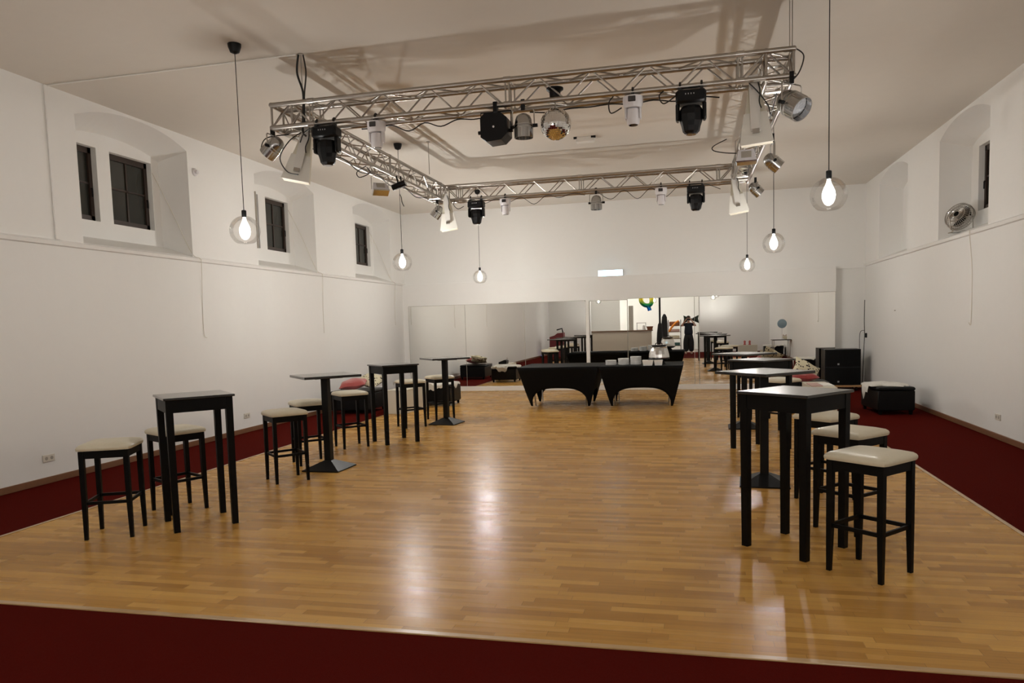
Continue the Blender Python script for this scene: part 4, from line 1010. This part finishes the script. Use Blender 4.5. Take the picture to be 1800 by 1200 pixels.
# ------------------------------------------------------------------ the photographer (seen in the mirror)
def skinned(name, verts, edges, radii, mat, parent, levels=2, rootv=0):
    me = bpy.data.meshes.new(name); me.from_pydata(verts, edges, []); ob = bpy.data.objects.new(name, me); C.objects.link(ob)
    md = ob.modifiers.new('skin', 'SKIN'); md.use_smooth_shade = True; md.branch_smoothing = .6
    if not me.skin_vertices:
        bpy.context.view_layer.objects.active = ob; bpy.ops.mesh.customdata_skin_add()
    for i, r in enumerate(radii):
        sv = me.skin_vertices[0].data[i]; sv.radius = r if isinstance(r, tuple) else (r, r); sv.use_root = (i == rootv)
    s2 = ob.modifiers.new('sub', 'SUBSURF'); s2.levels = levels; s2.render_levels = levels
    me.materials.append(mat); ob.parent = parent; return ob
pers = thing('person', 'person in dark shirt and trousers photographing with a phone, seen in the mirror', 'person', (0, -.34, 0))
V = []; E = []; R = []
def vv(p, r, par=None):
    V.append(p); R.append(r)
    if par is not None: E.append((par, len(V) - 1))
    return len(V) - 1
pel = vv((0, 0, .95), (.155, .115)); ab = vv((0, 0, 1.10), (.15, .11), pel); ch = vv((0, .0, 1.28), (.165, .115), ab); up = vv((0, -.01, 1.42), (.12, .09), ch); nk = vv((0, .0, 1.50), .055, up); nk2 = vv((0, .03, 1.58), .058, nk)
h1 = vv((0, .045, 1.66), (.078, .092), nk2); h2 = vv((0, .04, 1.72), (.074, .088), h1); h3 = vv((0, .035, 1.765), (.045, .055), h2)
nose = vv((0, .142, 1.645), .012, h1)
for s_ in (-1, 1):
    sh_ = vv((s_ * .17, -.01, 1.42), .065, up); el_ = vv((s_ * .33, .07, 1.32), .045, sh_); wr_ = vv((s_ * .155, .235, 1.56), .028, el_); pm = vv((s_ * .118, .285, 1.610), (.032, .020), wr_)
    for k in range(4):
        f1 = vv((s_ * (.100 - .002 * k), .318, 1.650 - .020 * k), .0095, pm); vv((s_ * .078, .330 - .004 * k, 1.655 - .021 * k), .0085, f1)
    th = vv((s_ * .095, .272, 1.585), .011, pm); vv((s_ * .070, .290, 1.60), .009, th)
    ea = vv((s_ * .082, .03, 1.655), .016, h1)
    hp = vv((s_ * .09, 0, .88), .095, pel); kn = vv((s_ * .11, .02, .48), .062, hp); an = vv((s_ * .12, -.01, .10), .040, kn); vv((s_ * .13, .12, .042), .036, an)
skinned('body', V, E, R, M['skin'], pers)
# clothes: slightly larger skinned shells
V = []; E = []; R = []
a = vv((0, 0, .82), (.225, .165)); b_ = vv((0, 0, 1.10), (.215, .16), a); c_ = vv((0, 0, 1.28), (.215, .15), b_); d_ = vv((0, -.01, 1.41), (.15, .115), c_); vv((0, -.005, 1.465), (.085, .075), d_)
for s_ in (-1, 1): s1 = vv((s_ * .175, -.01, 1.405), .088, d_); vv((s_ * .27, .035, 1.36), .078, s1)
skinned('shirt', V, E, R, M['shirt'], pers)
V = []; E = []; R = []
a = vv((0, 0, 1.06), (.195, .15)); b_ = vv((0, 0, .92), (.195, .15), a)
for s_ in (-1, 1): s1 = vv((s_ * .10, 0, .78), .150, b_); s2 = vv((s_ * .115, .01, .48), .145, s1); vv((s_ * .125, 0, .10), .125, s2)
skinned('trousers', V, E, R, M['trouser'], pers)
mb = MB(); mb.sphere((0, .02, 1.725), .092, 18, 12, sc_=(1, 1.12, .82)); mb.sphere((0, -.015, 1.66), .082, 16, 10, sc_=(1.02, .9, 1.05)); mb.build('hair', M['hair'], pers, smooth=True)
for s_ in (-1, 1):
    mb = MB(); mb.sphere((s_ * .13, .06, .05), .055, 14, 8, sc_=(.9, 2.3, .9)); mb.build('shoe', M['shoe'], pers, smooth=True)
    MB().sphere((s_ * .03, .118, 1.672), .011, 10, 6).build('eye', M['lens'], pers, smooth=True)
MB().box(-.018, .018, .116, .126, 1.600, 1.608).build('mouth', M['redc'], pers)
t = thing('phone', 'dark phone held up in both hands by the person', 'phone', (0, -.012, 1.625))
MB().box(-.078, .078, -.010, -.002, -.037, .037, bev=.003).build('case', M['dark'], t, smooth=True); MB().box(-.072, .072, -.0115, -.0102, -.033, .033).build('screen', M['pane'], t)

# ------------------------------------------------------------------ world, camera, render
w = bpy.data.worlds.new('night'); sc.world = w; w.use_nodes = True
w.node_tree.nodes['Background'].inputs[0].default_value = (0.03, 0.035, 0.05, 1); w.node_tree.nodes['Background'].inputs[1].default_value = 0.2
cam = bpy.data.cameras.new('camera'); co = bpy.data.objects.new('camera', cam); C.objects.link(co)
yaw, pitch, roll = .235948, .0802863, -.0290077
fw = Vector((-math.sin(yaw) * math.cos(pitch), math.cos(yaw) * math.cos(pitch), -math.sin(pitch)))
r0 = Vector((math.cos(yaw), math.sin(yaw), 0)); u0 = r0.cross(fw)
r_ = r0 * math.cos(roll) + u0 * math.sin(roll); u_ = -r0 * math.sin(roll) + u0 * math.cos(roll)
mx = Matrix(((r_.x, u_.x, -fw.x, 0), (r_.y, u_.y, -fw.y, 0), (r_.z, u_.z, -fw.z, 1.64), (0, 0, 0, 1)))
co.matrix_world = mx
cam.sensor_width = 36; cam.sensor_fit = 'HORIZONTAL'; cam.lens = 1298.97 / 1800 * 36; cam.shift_y = 74.13 / 1800; cam.clip_start = .01
sc.camera = co
sc.view_settings.view_transform = 'Standard'; sc.view_settings.look = 'None'; sc.view_settings.gamma = 1; sc.view_settings.exposure = 0.0
cy = sc.cycles
cy.max_bounces = 9; cy.diffuse_bounces = 5; cy.glossy_bounces = 5; cy.transparent_max_bounces = 16
cy.sample_clamp_indirect = 6.0; cy.caustics_reflective = False; cy.caustics_refractive = False; cy.use_denoising = True
